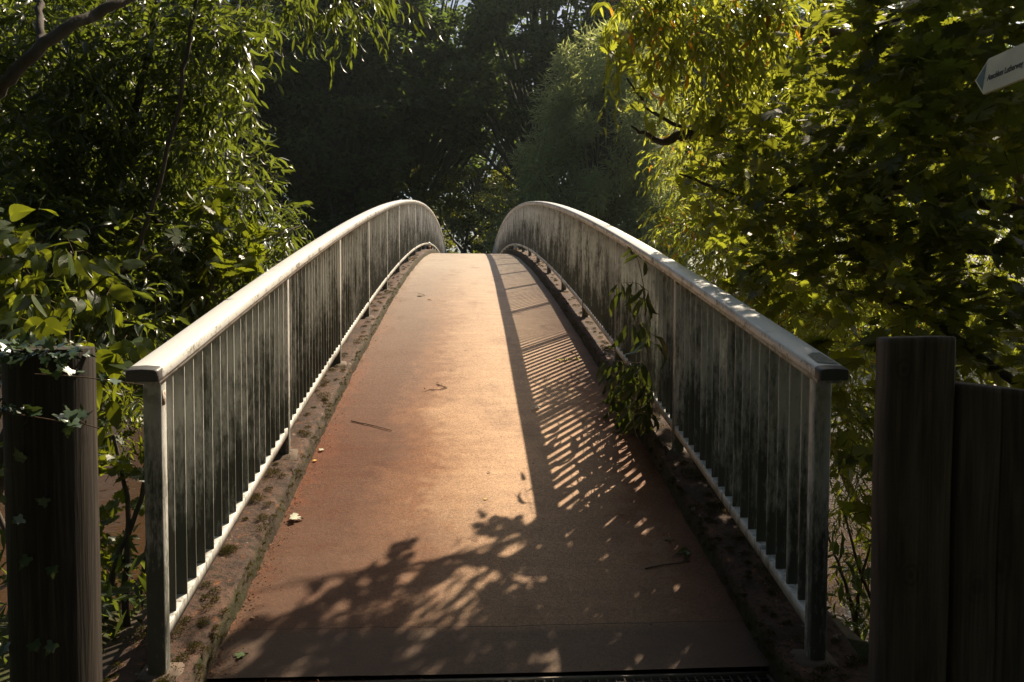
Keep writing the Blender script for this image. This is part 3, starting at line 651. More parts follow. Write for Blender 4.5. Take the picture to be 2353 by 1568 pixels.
strand([(-20, 945), (60, 955), (120, 965), (165, 975), (195, 978), (198, 965)], 2.22, [(12, 938), (75, 935), (92, 950), (60, 944), (135, 955), (165, 945), (150, 968), (188, 958), (158, 977), (180, 972), (40, 950)], .042)
strand([(150, 940), (195, 975), (230, 985)], 2.24, [(160, 948), (190, 962)], .03)
strand([(80, 860), (150, 863), (200, 868), (260, 876), (330, 885)], 2.22, [(105, 858), (140, 850), (165, 858), (190, 856), (125, 866), (240, 870), (270, 880)], .032)
strand([(-20, 1050), (8, 1075), (20, 1083)], 2.24, [(5, 1070)], .03)
strand([(40, 800), (70, 808), (110, 812)], 2.26, [(30, 798), (60, 805), (90, 806), (15, 808), (110, 800)], .04)
P, d = ball(60, np.array([cx, 2.3, lg[2]-.0]), (.15, .1, .03)); put_leaves(lf, 'ivy', P, d+np.array([0, -.4, 0]), np.tile([0, -.4, 1.], (60, 1))+rng.normal(0, .4, (60, 3)), rng.uniform(.03, .05, 60))
n = 18; a_ = rng.uniform(-2.9, -.9, n); P = np.stack([cx+(rad+.01)*np.cos(a_), 2.4+(rad+.01)*np.sin(a_), rng.uniform(.1, 1.25, n)], 1)
put_leaves(lf, 'ivy', P, rng.normal(0, 1, (n, 3))+[0, -.3, -.4], np.stack([np.cos(a_), np.sin(a_), a_*0+.5], 1)+rng.normal(0, .3, (n, 3)), rng.uniform(.03, .045, n))
st_.build('vines', M['bark_warm'], root); lf.build('leaves', M['ivy'], root)

# --- right willow
root = empty('willow_tree', (4.6, 9.0, -.8), 'sunlit yellow green willow leaning in behind the right railing', 'tree')
br = MB(); lf = MB(); stm = MB()
limb(br, [(6.2, 8.2, -1), (5.8, 7.8, 2), at(2250, 130, 7.2), at(2060, 100, 7), at(1900, 75, 6.9), at(1800, 70, 6.8), at(1720, 45, 6.6), at(1660, 20, 6.4), at(1600, -40, 6.2)], .09, .012)
limb(br, [at(1960, 85, 6.95), at(1880, 120, 6.8), at(1800, 100, 6.6), at(1700, 105, 6.4), at(1560, 60, 6.2), at(1440, 40, 6.2)], .025, .004)
limb(br, [at(1930, 90, 6.9), at(1870, 140, 6.9), at(1800, 230, 6.8), at(1700, 300, 6.6)], .022, .006)
limb(br, [at(1720, 45, 6.6), at(1600, 20, 6.4), at(1500, 30, 6.3), at(1420, 0, 6.2)], .015, .004)
limb(br, [(4.6, 9, -.9), at(1800, 750, 8.4), at(1700, 620, 8), at(1600, 500, 7.6)], .05, .01)
fill(lf, stm, [(1460, 20, 60, 5.3), (1540, 30, 70, 5.3), (1620, 50, 80, 5.3), (1500, 110, 60, 5.3), (1590, 130, 70, 5.3), (1690, 90, 70, 5.4), (1740, 40, 70, 5.4), (1430, 80, 40, 5.2), (1640, 190, 60, 5.3), (1480, 60, 60, 5.3), (1780, 110, 60, 5.5), (1850, 170, 50, 5.6), (1560, -60, 70, 5.3), (1700, -60, 80, 5.5), (1820, -40, 70, 5.6)], 42, .34, 'lance_w', .14, droop=.5, hang=.8, nodes=8)
fill(lf, stm, [(1560, 470, 40, 7.4), (1600, 520, 60, 7.6), (1550, 540, 40, 7), (1680, 560, 80, 7.4), (1660, 640, 70, 6.6), (1760, 640, 90, 7), (1780, 740, 90, 6.4), (1870, 720, 90, 6.6), (1900, 820, 80, 6), (1960, 700, 90, 7), (1580, 380, 50, 7.6), (1700, 440, 90, 7.8), (1820, 500, 100, 8), (1950, 560, 110, 8), (1750, 330, 90, 8), (1850, 350, 110, 8.2), (2050, 640, 120, 8), (1620, 300, 80, 8), (1720, 230, 80, 8.2), (2000, 400, 120, 8.4), (2150, 560, 120, 8.2), (2250, 700, 120, 8), (1940, 900, 90, 5.6), (1960, 1020, 70, 5.6), (1950, 1160, 50, 6), (1950, 1250, 40, 6.4)], 42, .32, 'lance', .135, droop=.35, hang=.6, nodes=8)
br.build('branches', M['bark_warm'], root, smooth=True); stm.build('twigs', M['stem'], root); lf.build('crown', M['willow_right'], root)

# --- right maple, close, mostly in its own shade; its crown also roofs over the near end of the bridge
root = empty('maple_tree', (5.4, 4.2, 0), 'big dark maple filling the right side behind the timber posts', 'tree')
br = MB(); lf = MB(); stm = MB()
limb(br, [(5.6, 4.0, -.3), (5.3, 4.4, 2), (5.0, 4.6, 5), (4.9, 4.6, 7.5)], .22, .08, 12)
for p in ([(5.3, 4.4, 1.6), (4, 4.8, 2.0), at(2000, 420, 5), at(1850, 400, 5.2), at(1700, 330, 5.4), at(1500, 270, 5.6), at(1440, 180, 5.6)], [(5.3, 4.4, 2), (3.8, 4.6, 1.8), at(2020, 560, 4.6), at(1800, 600, 5.2), at(1700, 560, 5.4)], [(5.2, 4.5, 3.2), (3.6, 5, 3.6), (2.6, 5.6, 3.4)], [(5.2, 4.5, 4), (3.6, 4.6, 4.4), (2.2, 5.0, 4.4)],
          [(5.3, 4.4, 1), (3.6, 4.3, .7), at(2100, 700, 4.2), at(1900, 660, 4.8)], [(5.1, 4.6, 4), (5, 6, 4.6), (4.4, 7.4, 4.6)], [at(1600, 300, 5.5), at(1520, 330, 5.5), at(1450, 290, 5.5)], [at(1900, 400, 5.1), at(1760, 480, 5.2), at(1560, 400, 5.3)]):
    limb(br, p, .045, .006, 7, .02)
MB1 = [(1440, 180, 40, 5.6), (1480, 230, 50, 5.6), (1540, 270, 60, 5.5), (1450, 290, 40, 5.5), (1600, 320, 70, 5.4), (1520, 350, 50, 5.4), (1660, 400, 80, 5.3), (1600, 420, 60, 5.3), (1740, 330, 80, 5.2), (1780, 240, 70, 4.4), (1820, 420, 90, 5), (1740, 500, 80, 5), (1680, 520, 60, 5.2), (1850, 560, 90, 4.8), (1800, 640, 60, 4.8), (1900, 640, 70, 4.6), (1700, 600, 50, 5.1)]
fill(lf, stm, MB1, 21, .3, 'maple', .13, droop=.15, hang=.25, nodes=4, face_up=1.6)
MB2 = [(1930, 330, 110, 4.6), (2060, 260, 130, 4.2), (2180, 340, 120, 4), (2300, 420, 140, 4), (2000, 460, 120, 4.4), (2120, 520, 130, 4.2), (2280, 620, 140, 4.2), (1980, 600, 90, 4.4), (2080, 680, 90, 4.2), (2180, 720, 120, 4.4), (2320, 780, 120, 4.2), (2050, 60, 130, 4.6), (2200, 80, 130, 4.4), (2340, 60, 140, 4.2), (1960, 20, 70, 4.6), (2060, 160, 90, 4.4), (2300, 230, 90, 4.6), (1950, 760, 60, 4.4), (1940, 880, 50, 4.2), (1960, 1000, 45, 4.0), (1950, 1120, 40, 4)]
fill(lf, stm, MB2, 26, .34, 'maple', .135, droop=.15, hang=.25, nodes=4, face_up=1.6)
# outer crown, beyond and above what the camera sees
for c, r, n in (((3.9, 5.5, 4.75), (.8, .7, .45), 190), ((3.95, 7.7, 3.9), (.6, 1.2, .6), 130), ((5.0, 6.2, 4.9), (1.2, 1.2, .7), 260), ((4.1, 6.7, 3.1), (.8, .9, .8), 150), ((3.0, 4.5, 4.7), (.9, .8, .5), 180), ((4.6, 6.0, 3.4), (1.6, 1.6, 1.2), 240), ((5.2, 7.2, 2.2), (1.5, 1.2, 1.6), 170), ((5.5, 5.0, 5.8), (2.2, 2.2, 1.6), 240), ((5.6, 4.2, 2.2), (1.3, 1.6, 1.6), 160), ((5, 5.5, .6), (1.6, 1.4, 1.0), 160), ((3.6, 4.6, 3.2), (1.1, 1.1, .6), 90), ((2.6, 4.0, 4.6), (1.2, 1.0, .5), 80)):
    P, d = ball(n, np.array(c), r); twigs(lf, stm, P, d+rng.normal(0, .4, d.shape), rng.uniform(.25, .45, n), 'maple_s', .16, nodes=5, droop=.15, hang=.2, face_up=1.6)
br.build('branches', M['bark'], root, smooth=True); stm.build('twigs', M['stem'], root); lf.build('crown', M['maple'], root)

# --- undergrowth on the right bank
root = empty('bank_bush', (3.0, 5.5, -1), 'low bush between the right railing and the timber posts', 'bush')
br = MB(); lf = MB(); stm = MB()
for p in ([(1990, 1560), (1960, 1400), (1930, 1300), (1900, 1230)], [(2060, 1500), (1980, 1330), (1940, 1180)], [(1960, 1500), (1975, 1350), (2000, 1250)]):
    limb(br, [at(q[0], q[1], 5) for q in p], .016, .006, 6, .01)
fill(lf, stm, [(1950, 1180, 55, 5.5), (1960, 1290, 35, 5.6), (1930, 1330, 25, 5.6), (1950, 1480, 45, 5), (1980, 1540, 40, 4.8), (1930, 1050, 60, 5.6), (1940, 950, 60, 5.2), (2050, 1100, 90, 5.5), (2050, 1300, 70, 5.5), (1985, 1400, 25, 5.4)], 60, .22, 'lance_thin', .085, droop=.4, hang=.5)
br.build('stems', M['bark_warm'], root); stm.build('twigs', M['stem'], root); lf.build('foliage', M['under'], root)

# --- willow shoot through the right railing
root = empty('willow_shoot', (1.2, 5.2, float(zk(5.2))), 'willow shoot with drooping leaves growing up through the right railing', 'shoot')
br = MB(); lf = MB()
def onrail(px, py, off=-.03):
    x, z = ray(px, py); Y = (XR+off)/x; return at(px, py, Y)
sh = [onrail(1500, 960, 0), onrail(1490, 840, -.03), onrail(1485, 740, -.05), onrail(1480, 660, -.05), onrail(1465, 590, -.08), onrail(1445, 560, -.10)]
limb(br, sh, .004, .002, 6, .002)
def spray(pts, size, n, off=-.06, spread=.5):
    Q = np.array([onrail(p[0], p[1], off) for p in pts]); t = np.linspace(0, 1, len(Q)); tt = np.linspace(0, 1, n)
    Pm = np.stack([np.interp(tt, t, Q[:, i]) for i in range(3)], 1); T = unit(np.gradient(Pm, axis=0)); br.tube(Pm, np.linspace(.0025, .001, n), 4)
    s_ = np.where(np.arange(n) % 2, 1., -1.)[:, None]; sd_ = unit(np.cross(T, np.array([0, 1., 0])))
    put_leaves(lf, 'lance_w', Pm, (T*.6+sd_*s_*spread+np.array([-.1, 0, -.9])+rng.normal(0, .2, (n, 3)))*np.array([1, .35, 1]), np.tile([0, -.8, .6], (n, 1))+rng.normal(0, .5, (n, 3)), size*1.7*rng.uniform(.7, 1.15, n))
spray([(1480, 600), (1460, 575), (1440, 565)], .07, 5)
spray([(1490, 670), (1465, 650), (1430, 650), (1412, 655)], .10, 8, -.1)
spray([(1485, 690), (1460, 680), (1430, 670)], .11, 6, -.1)
spray([(1500, 770), (1470, 745), (1440, 745)], .12, 5, -.1)
spray([(1500, 790), (1480, 760), (1470, 740)], .12, 5, -.06)
for k in range(17):
    x0 = 1500-rng.uniform(0, 40); y0 = rng.uniform(820, 960); spray([(x0, y0), (x0-rng.uniform(20, 60), y0-rng.uniform(-10, 30)), (x0-rng.uniform(60, 105), y0+rng.uniform(-10, 40))], .095, 8, -.12-rng.uniform(0, .12))
br.build('stem', M['stem'], root); lf.build('leaves', M['shoot'], root)

# ------------------------------------------------------------------ trees further off
def crown_mesh(name, kind, mat, R_, H_, nclump, nleaf, size, clump=.24, flat=.6, seed=0, up=1.):
    """crown of unit layout: clumps of leaves spread through an ellipsoid volume, built around (0,0,0)"""
    mb = MB(); cs = []; lobes = unit(rng.normal(0, 1, (9, 3)))
    for _ in range(nclump):
        d = unit(rng.normal(0, 1, 3)); q = rng.uniform(.35, 1)**.5; c = d*q*(.66+.5*max(0, float((lobes@d).max()))**5)*np.array([R_, R_, H_]); cr = R_*clump*rng.uniform(.45, 1.45); cs.append((c, cr))
        n = nleaf//nclump; dd = unit(rng.normal(0, 1, (n, 3))); P = c+dd*(rng.uniform(0, 1, n)**.45)[:, None]*cr*np.array([1, 1, flat])
        P = P+rng.normal(0, cr*.13, P.shape)
        put_leaves(mb, kind, P, (dd+rng.normal(0, .7, (n, 3)))*(1, 1, .35 if kind == 'round' else 1)+np.array([0, 0, -.25]), np.tile([0, 0, up], (n, 1))+rng.normal(0, .6, (n, 3)), size*rng.uniform(.6, 1.3, n))
    return mb, cs
def far_tree(name, label, loc, height, Rr, mat, kind, nclump, nleaf, size, cat='tree', group=None, low=.18, src=None, rot=0, scl=1., **kw):
    root = empty(name, loc, label, cat, group)
    if src is None:
        H_ = height*(1-low)/2; mb, cs = crown_mesh('crown', kind, mat, Rr, H_, nclump, nleaf, size, **kw)
        zc = height*low+H_; off = np.array([0, 0, zc])
        for q in range(len(mb.v)): mb.v[q] = mb.v[q]+off
        cme = mb.build('crown', mat, link_it=False)
        tb = MB(); r0 = height*.016; tb.tube([(0, 0, -1), (0.1, 0, height*.25), (-.1, .1, height*.55), (0, 0, height*.9)], [r0*1.2, r0, r0*.7, r0*.15], 9)
        for c, cr in cs[::2]:
            e = c+off; s0 = np.array([0, 0, max(height*.12, e[2]*.55)]); m_ = (s0+e)/2+np.array([0, 0, -.05*height*rng.uniform(0, 1)])
            tb.tube([s0, m_, e], [r0*.4, r0*.25, r0*.06], 5)
        tme = tb.build('trunk', M['bark'], link_it=False); src = (cme, tme)
    for nm, me in (('crown', src[0]), ('trunk', src[1])):
        o = bpy.data.objects.new(nm, me); COL.objects.link(o); o.parent = root
    root.rotation_euler = (0, 0, rot); root.scale = (scl, scl, scl)
    return src
GRP = 'tall dark trees behind the bridge'
A = far_tree('broadleaf_tree', 'tall near black tree behind the left railing crest', (-9, 62, 0), 31, 8.5, M['far_dark'], 'round', 190, 42000, .40, clump=.17, flat=.45, group=GRP)
B = far_tree('broadleaf_tree', 'dark dense tree rising straight ahead behind the bridge crest', (-13, 92, 0), 33, 9, M['far_dark'], 'round', 180, 38000, .40, clump=.17, flat=.45, group=GRP)
Cc = far_tree('broadleaf_tree', 'dark tree with high crown standing over the gap between the railing crests', (6, 63, 0), 33, 8.5, M['far_dark'], 'round', 180, 32000, .40, clump=.17, flat=.45, group=GRP, low=.32)
far_tree('broadleaf_tree', 'dark high crowned tree right of the crest, behind the grey green willow top', (15, 64, 0), 33, 8.5, None, None, 0, 0, 0, group=GRP, src=Cc, rot=2.2)
far_tree('broadleaf_tree', 'dark high crowned tree just left of the crest, sparkling with sky', (-4, 70, 0), 33, 8.5, None, None, 0, 0, 0, group=GRP, src=Cc, rot=4.1, scl=1.05)
far_tree('broadleaf_tree', 'dark tree behind the sunlit willow at upper right', (25, 66, 0), 33, 8.5, None, None, 0, 0, 0, group=GRP, src=A, rot=5.1)
far_tree('broadleaf_tree', 'dark tree behind the maple and the sign', (38, 66, 0), 33, 8.5, None, None, 0, 0, 0, group=GRP, src=B, rot=1.1)
for x, y, sc_, lab in ((-8, -6, .55, 'unseen shade tree added behind the viewpoint on the left'), (2, -8, .6, 'unseen shade tree added directly behind the viewpoint'), (9, -6, .55, 'unseen shade tree added behind the viewpoint on the right'), (-13, 2, .5, 'unseen shade tree added on the near bank, far to the left'), (-4, -14, .7, 'large unseen shade tree added farthest behind the viewpoint'), (14, -1, .5, 'unseen shade tree added on the near bank, far to the right')):  # out of view, added to block sky fill so near surfaces go dark
    far_tree('broadleaf_tree', lab, (x, y, -1.5), 31, 8.5, None, None, 0, 0, 0, group='unseen trees added around the viewpoint to block skylight', src=A, rot=x, scl=sc_)
over = empty('added_shade_tree', (-3.2, -2.5, 0), 'unseen spreading tree added over the viewpoint to block skylight', 'tree')  # unseen canopy added overhead to keep skylight off the near end
lf = MB(); br = MB(); limb(br, [(-3.2, -2.5, -.5), (-3.0, -2.3, 2.5), (-1.6, -1.6, 5), (.5, -.8, 6)], .2, .06, 10)
for c, r, n in (((0, -1.5, 5.2), (3.5, 3.0, .9), 900), ((-3.5, 0, 5.5), (3, 2.5, 1), 600), ((3.5, -1.5, 4.8), (2.5, 2.5, 1.1), 500), ((0, -3.6, 3), (4.5, .9, 2.5), 900), ((-4.6, -1.5, 3), (1, 2.5, 2.4), 500), ((4.8, -1.0, 2.6), (1, 2, 2.4), 400)):
    P, d = ball(n, np.array(c), r); twigs(lf, None, P, d+rng.normal(0, .4, d.shape), rng.uniform(.3, .55, n), 'maple_s', .2, nodes=6, droop=.15, hang=.2, face_up=1.6)
br.build('trunk', M['bark'], over); lf.build('crown', M['under'], over)
spots = [(-20, 58, .95, A, 'dark tree showing between willow leaves and the left railing'), (-31, 62, 1., B, 'dark tree behind the left willow, topmost left gap'), 
         (22, 84, 1., B, 'dark tree behind the right maple branch'), (-14, 80, 1.05, B, 'second row dark tree left of the crest'), (1.5, 106, 1.15, B, 'dark tree straight ahead with sky sparkling low through its crown'), (-42, 70, 1., A, 'dark tree at the far left behind the willow'), (34, 88, 1., A, 'dark tree at the far right behind the maple'), (46, 76, .9, B, 'dark tree hidden mostly by the sign and maple'), (-26, 84, 1.1, A, 'tall back row tree on the left'), (-40, 100, 1.2, B, 'tall back row tree, far left')]
for k, (x, y, s_, src, lab) in enumerate(spots):
    far_tree('broadleaf_tree', lab, (x, y, 0), 31, 8.5, None, None, 0, 0, 0, group=GRP, src=src, rot=k*1.7, scl=s_)
far_tree('grey_willow', 'soft grey green willow rising behind the right railing crest', (8.2, 48, -1.0), 20.5, 6.0, M['far_grey'], 'thin', 230, 95000, .5, low=.0, clump=.16, flat=1.5, up=.4)
root = empty('young_tree', (-.2, 66, 0), 'small tree with forked dark trunk framed between the railing crests', 'tree')
br = MB(); lf = MB()
limb(br, [(-.4, 66, -.5), (-.35, 66, 3.5), (-.2, 66, 6.3)], .22, .16, 9); limb(br, [(-.2, 66, 6.2), (.1, 66, 8), (.5, 66.3, 10.5)], .14, .05)
limb(br, [(-.25, 66, 6.4), (1.2, 65.8, 7.8), (3.2, 65.6, 8.3), (5, 65.5, 8.4)], .11, .03); limb(br, [(.6, 66, 7.3), (1.8, 66, 8.8), (3, 66, 10)], .07, .02); limb(br, [(-.3, 66, 6), (-1.3, 66.1, 7), (-2.4, 66.2, 9)], .11, .03)
limb(br, [(-1.9, 66.4, -.5), (-1.9, 66.4, 5), (-2.3, 66.4, 7.5), (-2.2, 66.4, 10)], .2, .06)
for _ in range(46):
    c = np.array([rng.uniform(-4.5, 6), 66+rng.uniform(-1.5, 2), rng.uniform(7.0, 12.5)]); n = 130; P, d = ball(n, c, (.9, .9, .45)); put_leaves(lf, 'round', P, d+rng.normal(0, .6, (n, 3)), np.tile([0, 0, 1.], (n, 1))+rng.normal(0, .5, (n, 3)), rng.uniform(.18, .34, n))
br.build('trunk', M['bark'], root); lf.build('crown', M['far_lit'], root)
far_tree('young_tree', 'sunlit yellow green tree between the crests, right of the forked trunk', (5.2, 82, 0), 15, 5, M['far_lit'], 'round', 120, 11000, .34, low=.1, clump=.13, flat=.5)
far_tree('young_tree', 'sunlit tree just right of the left railing crest', (-5.2, 80, 0), 13, 4.6, M['far_lit'], 'round', 110, 9000, .32, low=.1, clump=.13, flat=.5)
# far undergrowth that closes the view under the crowns
mb = MB(); n = 60000
P = np.stack([rng.uniform(-70, 70, n), rng.uniform(58, 125, n), rng.uniform(0, 1, n)**1.6*4.2], 1); ok = np.abs(P[:, 0]) > 1.8; P = P[ok]; n = len(P)
put_leaves(mb, 'round', P, rng.normal(0, 1, (n, 3)), np.tile([0, 0, 1.], (n, 1))+rng.normal(0, .5, (n, 3)), rng.uniform(.3, .6, n))
tag(mb.build('far_undergrowth', M['far_dark']), 'dark undergrowth under the trees beyond the bridge', 'undergrowth', kind='stuff')
mb = MB(); n = 26000
P = np.stack([rng.uniform(-18, 18, n), rng.uniform(2.4, 8, n), np.zeros(n)], 1); P[:, 2] = -3.0*np.clip((P[:, 1]-3.4)/5.1, 0, 1)**2*(3-2*np.clip((P[:, 1]-3.4)/5.1, 0, 1))+rng.uniform(-.1, .45, n)
ok = (P[:, 0] < -1.35) | (P[:, 0] > 1.55); P = P[ok]; n = len(P)
put_leaves(mb, 'blade', P, rng.normal(0, 1, (n, 3))+[0, 0, .5], np.tile([0, 0, 1.], (n, 1))+rng.normal(0, .5, (n, 3)), rng.uniform(.06, .16, n))
tag(mb.build('bank_plants', M['under']), 'low green growth covering the river bank', 'ground cover', kind='stuff')

# ------------------------------------------------------------------ moss, litter and fallen things on the bridge
def moss():
    mb = MB()
    def clump(c, r, h, n):
        d = rng.normal(0, .45, (n, 2)); d = d[np.linalg.norm(d, axis=1) < 1]; n = len(d)
        hh = h*np.sqrt(1-np.linalg.norm(d, axis=1)**2)
        P = np.stack([c[0]+d[:, 0]*r, c[1]+d[:, 1]*r, np.full(n, c[2])], 1); P[:, 2] = zk(P[:, 1])+hh*rng.uniform(.2, 1, n)+(c[2]-zk(c[1]))
        put_leaves(mb, 'blade', P, np.stack([d[:, 0]*1.2, d[:, 1]*1.2, np.ones(n)*.7], 1)+rng.normal(0, .5, (n, 3)), rng.normal(0, 1, (n, 3)), rng.uniform(.006, .013, n), rng.uniform(0, .96, n))
    for side in (-1, 1):
        for _ in range(230):
            y = YA+.1+(rng.uniform(0, 1)**1.5)*14; x = rng.uniform(.0, .27); big = rng.uniform(0, 1) < .25
            r = rng.uniform(.012, .03)*(2 if big else 1); xx = -.955-x if side < 0 else 1.145+x
            if abs(x) > .03 or True: clump((xx, y, float(zk(y))), r, r*.45, int(60+r*2600))
        for _ in range(150):                                   # on the inner face
            y = YA+.1+(rng.uniform(0, 1)**1.4)*9; dz = rng.uniform(-.10, -.005); xx = -.945 if side < 0 else 1.135
            clump((xx, y, float(zk(y))+dz), rng.uniform(.008, .02), .012, 60)
    for (x, y, r) in ((-1.10, 2.98, .07), (-1.08, 4.05, .06), (-1.07, 4.35, .07), (-1.1, 4.7, .06), (-1.06, 3.55, .05), (1.25, 4.3, .08), (1.27, 3.9, .07), (1.25, 5.9, .08), (1.26, 6.5, .08), (1.25, 7.0, .06), (1.3, 3.2, .08)):
        clump((x, y, float(zk(y))), r, r*.35, 800)
    tag(mb.build('moss', M['moss']), 'dark moss cushions growing on the concrete kerbs', 'moss', kind='stuff')
moss()
mb = MB()
for side, n in ((-1, 2600), (1, 1500)):
    y = 2.9+rng.uniform(0, 1, n)**1.5*13; w = np.abs(rng.normal(0, .05, n)); x = -.94+w if side < 0 else 1.13-w
    P = np.stack([x, y, zd(y)+.003+rng.uniform(0, .006, n)*(w < .04)], 1)
    put_leaves(mb, 'round' if side < 0 else 'blade', P, np.stack([rng.normal(0, 1, n), rng.normal(0, 1, n), rng.normal(0, .25, n)], 1), np.tile([0, 0, 1.], (n, 1))+rng.normal(0, .3, (n, 3)), rng.uniform(.003, .008, n)*rng.choice([1, 1, 1.6], n))
n = 1000; y = 3+rng.uniform(0, 1, n)**1.4*8; x = rng.uniform(-.9, 1.1, n); P = np.stack([x, y, zd(y)+.003], 1)
put_leaves(mb, 'blade', P, np.stack([rng.normal(0, 1, n), rng.normal(0, 1, n), rng.normal(0, .1, n)], 1), np.tile([0, 0, 1.], (n, 1)), rng.uniform(.003, .009, n))
n = 260; y = np.full(n, 2.875)+rng.normal(0, .008, n); x = -.93+np.abs(rng.normal(0, .35, n)); P = np.stack([x, y, np.full(n, g0+.008)], 1)
put_leaves(mb, 'blade', P, np.stack([rng.normal(0, 1, n), rng.normal(0, .3, n), rng.normal(0, .2, n)], 1), np.tile([0, 0, 1.], (n, 1)), rng.uniform(.006, .02, n))
tag(mb.build('leaf_litter', M['litter']), 'orange crumbs of leaf litter along the foot of the kerbs', 'leaf litter', kind='stuff')
mb = MB(); n = 900; x = rng.uniform(.35, 1.12, n); y = 2.60+rng.uniform(-.12, .0, n); P = np.stack([x, y, np.full(n, g0-.01)], 1)
put_leaves(mb, 'thin', P, np.stack([rng.normal(0, .4, n), rng.normal(0, .4, n), np.ones(n)], 1), rng.normal(0, 1, (n, 3)), rng.uniform(.04, .09, n))
tag(mb.build('grass', M['grass']), 'thin grass growing beside the drain at the near edge', 'grass', kind='stuff')

LM = {'pale': plain('leaf_pale', (.42, .44, .33), .6), 'green': plain('leaf_green', (.10, .15, .05), .5), 'yellow': plain('leaf_yellow', (.55, .36, .05), .6), 'brown': plain('leaf_brown', (.10, .06, .035), .8), 'tan': plain('leaf_tan', (.40, .24, .10), .8)}
def fallen(px, py, kind, size, mat, label, rot=0., lift=.004, tilt=.15):
    p = on_deck(px, py); tv, tf = TL[kind]; me = MB(); c, s = math.cos(rot), math.sin(rot)
    V = tv.copy(); V[:, 2] = V[:, 2]*1.8+tilt*np.abs(V[:, 0])*.3; V = V*size; V = np.stack([V[:, 0]*c-V[:, 1]*s, V[:, 0]*s+V[:, 1]*c, V[:, 2]], 1)
    V[:, 2] -= V[:, 2].min()-.003; V[:, 2] += (zd(p[1]+V[:, 1])-zd(p[1])); me.add(V, tf)
    o = me.build('fallen_leaf', LM[mat], None); o.location = p; tag(o, label, 'leaf')
fallen(668, 1197, 'maple_s', .065, 'pale', 'pale maple leaf lying on the deck near the left kerb', .1)
fallen(545, 1514, 'ivy', .045, 'green', 'small green leaf on the deck just above the drain', .6)
fallen(1113, 1150, 'ivy', .022, 'yellow', 'tiny yellow leaf alone in the middle of the sunlit deck', .2)
fallen(962, 681, 'maple_s', .10, 'brown', 'dark curled leaf on the far deck before the crest', .3)
fallen(980, 692, 'blade', .08, 'tan', 'thin tan leaf just right of the dark curled leaf', .1)
fallen(1068, 807, 'ivy', .03, 'brown', 'brown speck of leaf in the middle of the upper deck', .1)
fallen(1036, 853, 'ivy', .022, 'brown', 'small dark leaf scrap just above the dry sprig', .9)
fallen(1222, 942, 'ovate', .07, 'pale', 'pale green leaf on the edge of the handrail shadow', .1)
fallen(1120, 1089, 'ovate', .022, 'brown', 'tiny black leaf on the pale deck below the stick', .5)
fallen(735, 1037, 'ivy', .04, 'pale', 'grey leaf scrap against the left kerb beside the stick', .4)
fallen(722, 1062, 'ivy', .03, 'yellow', 'small orange leaf at the foot of the left kerb', 1.)
fallen(1575, 1277, 'ivy', .05, 'green', 'green leaf in the shade at the foot of the right kerb', .8)
fallen(1305, 826, 'lance', .10, 'tan', 'yellowed willow leaf on the striped shade by the right kerb', .3)
fallen(575, 1425, 'ovate', .02, 'tan', 'tan seed husk on the shaded deck at lower left', .2)
def stick(pts, r, mat, label, leaves=0, lk='lance', ls=.05, lm='willow_left', name='fallen_twig'):
    Q = [on_deck(a_, b_, r*1.1) for a_, b_ in pts]; base = np.array(Q[0]); root = empty(name, base, label, 'twig')
    Q = np.array(Q); t = np.linspace(0, 1, len(Q)); tt = np.linspace(0, 1, len(Q)*4); P = np.stack([np.interp(tt, t, Q[:, i]) for i in range(3)], 1); P[:, 2] = zd(P[:, 1])+r*1.2+rng.uniform(0, r*.8, len(P))
    m = MB(); m.tube(P, np.linspace(r, r*.6, len(P)), 6); m.build('stem', mat, root)
    if leaves:
        m = MB(); q = P[rng.integers(0, len(P), leaves)]+rng.normal(0, .012, (leaves, 3))*[1, 1, 0]; q[:, 2] = zd(q[:, 1])+.006
        put_leaves(m, lk, q, np.stack([rng.normal(0, 1, leaves), rng.normal(0, 1, leaves), rng.uniform(0, .5, leaves)], 1), np.tile([0, 0, 1.], (leaves, 1))+rng.normal(0, .4, (leaves, 3)), rng.uniform(.6, 1.1, leaves)*ls)
        m.build('leaves', M[lm], root)
stick([(807, 968), (850, 977), (900, 990)], .0042, LM['brown'], 'thin dark stick lying on the deck near the left kerb')
stick([(1003, 883), (1018, 888), (1028, 892), (1015, 896), (985, 896), (976, 900)], .003, LM['brown'], 'dry sprig with crumpled leaves in the middle of the deck', 16, 'blade', .035, 'litter')
stick([(1330, 830), (1315, 826), (1295, 828), (1275, 826)], .0025, LM['tan'], 'flattened leafy sprig on the striped shade by the right kerb', 14, 'lance', .07, 'willow_right')
stick([(1535, 1225), (1545, 1250), (1562, 1268), (1580, 1283)], .0016, LM['tan'], 'fallen shoot with a pale curved stem by the lower right kerb', 12, 'lance', .06)
stick([(1482, 1307), (1530, 1298), (1585, 1291)], .003, LM['brown'], 'dark stick in the deep shade at lower right')

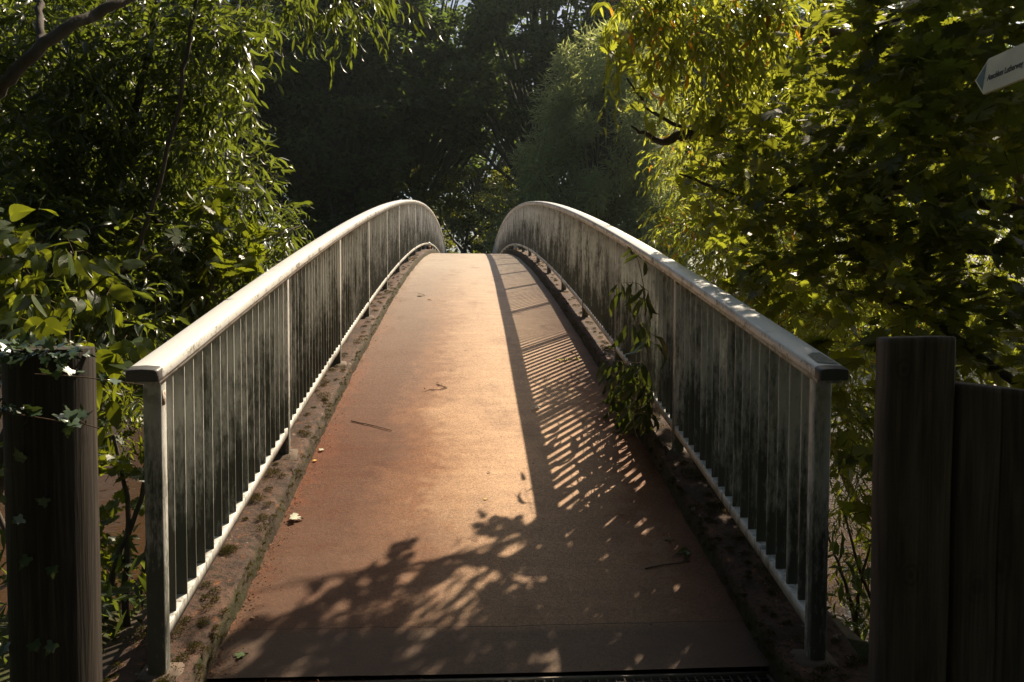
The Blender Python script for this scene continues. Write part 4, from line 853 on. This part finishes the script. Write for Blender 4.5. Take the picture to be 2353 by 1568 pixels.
# ------------------------------------------------------------------ padlocks clipped to the bottom rails
def padlock(x, y, dz, mat, label, sc=1.):
    z = float(zk(y))+HB0+.005+dz; root = empty('padlock', (x, y, z), label, 'padlock', 'padlocks on the bottom rails')
    m = MB(); w, h, d = .024*sc, .034*sc, .011*sc; m.box((x-w, y-d, z-.075*sc), (x+w, y+d, z-.075*sc+h*1.5)); m.build('body', mat, root)
    th = np.linspace(0, math.pi, 10); pts = [(x-.015*sc, y, z-.03)]+[(x+.015*sc*-math.cos(a_), y, z+.02+.016*sc*math.sin(a_)) for a_ in th]+[(x+.015*sc, y, z-.03)]
    m = MB(); m.tube(pts, .004*sc, 6); m.build('shackle', PM['steel'], root)
PM = {'steel': plain('lock_steel', (.5, .5, .5), .3, .5, .9), 'red': plain('lock_red', (.30, .04, .03), .4), 'brass': plain('lock_brass', (.45, .28, .10), .4, .5, .6), 'pink': plain('lock_pink', (.45, .25, .22), .4), 'silver': plain('lock_silver', (.4, .42, .42), .35, .5, .7), 'dark': plain('lock_dark', (.06, .04, .035), .4)}
yl = onl = 20.9
for k, (dy, c, lab) in enumerate(((0, 'red', 'dark red padlock on the left bottom rail near the crest'), (.35, 'brass', 'brass padlock beside the red one on the left bottom rail'), (-.3, 'dark', 'black padlock nearest on the left bottom rail'))):
    padlock(XL+.012, yl+dy, -.0*k, PM[c], lab, 1.7)
for k, (dy, c, lab) in enumerate(((0, 'silver', 'silver padlock on the right bottom rail near the crest'), (.3, 'pink', 'pinkish padlock beside the silver one on the right bottom rail'), (-.35, 'brass', 'brass padlock hanging lowest on the right bottom rail'))):
    padlock(XR-.012, 19.9+dy, -.02*k, PM[c], lab, 1.7)
import os
if os.environ.get('NOHAZE') is None:
    mb = MB(); mb.box((-300, -120, -6), (300, 460, 60)); t = NT('haze_air')
    v = t.n('ShaderNodeVolumePrincipled', {'Color': (.8, .95, .92, 1), 'Density': HAZE[0], 'Anisotropy': HAZE[1]}); t.L.new(v.outputs[0], t.out.inputs['Volume'])
    tag(mb.build('haze', t.m), 'thin sunlit haze in the air', 'haze', kind='stuff')
print('objects', len(bpy.data.objects), 'tris', sum(len(m.polygons) for m in bpy.data.meshes))
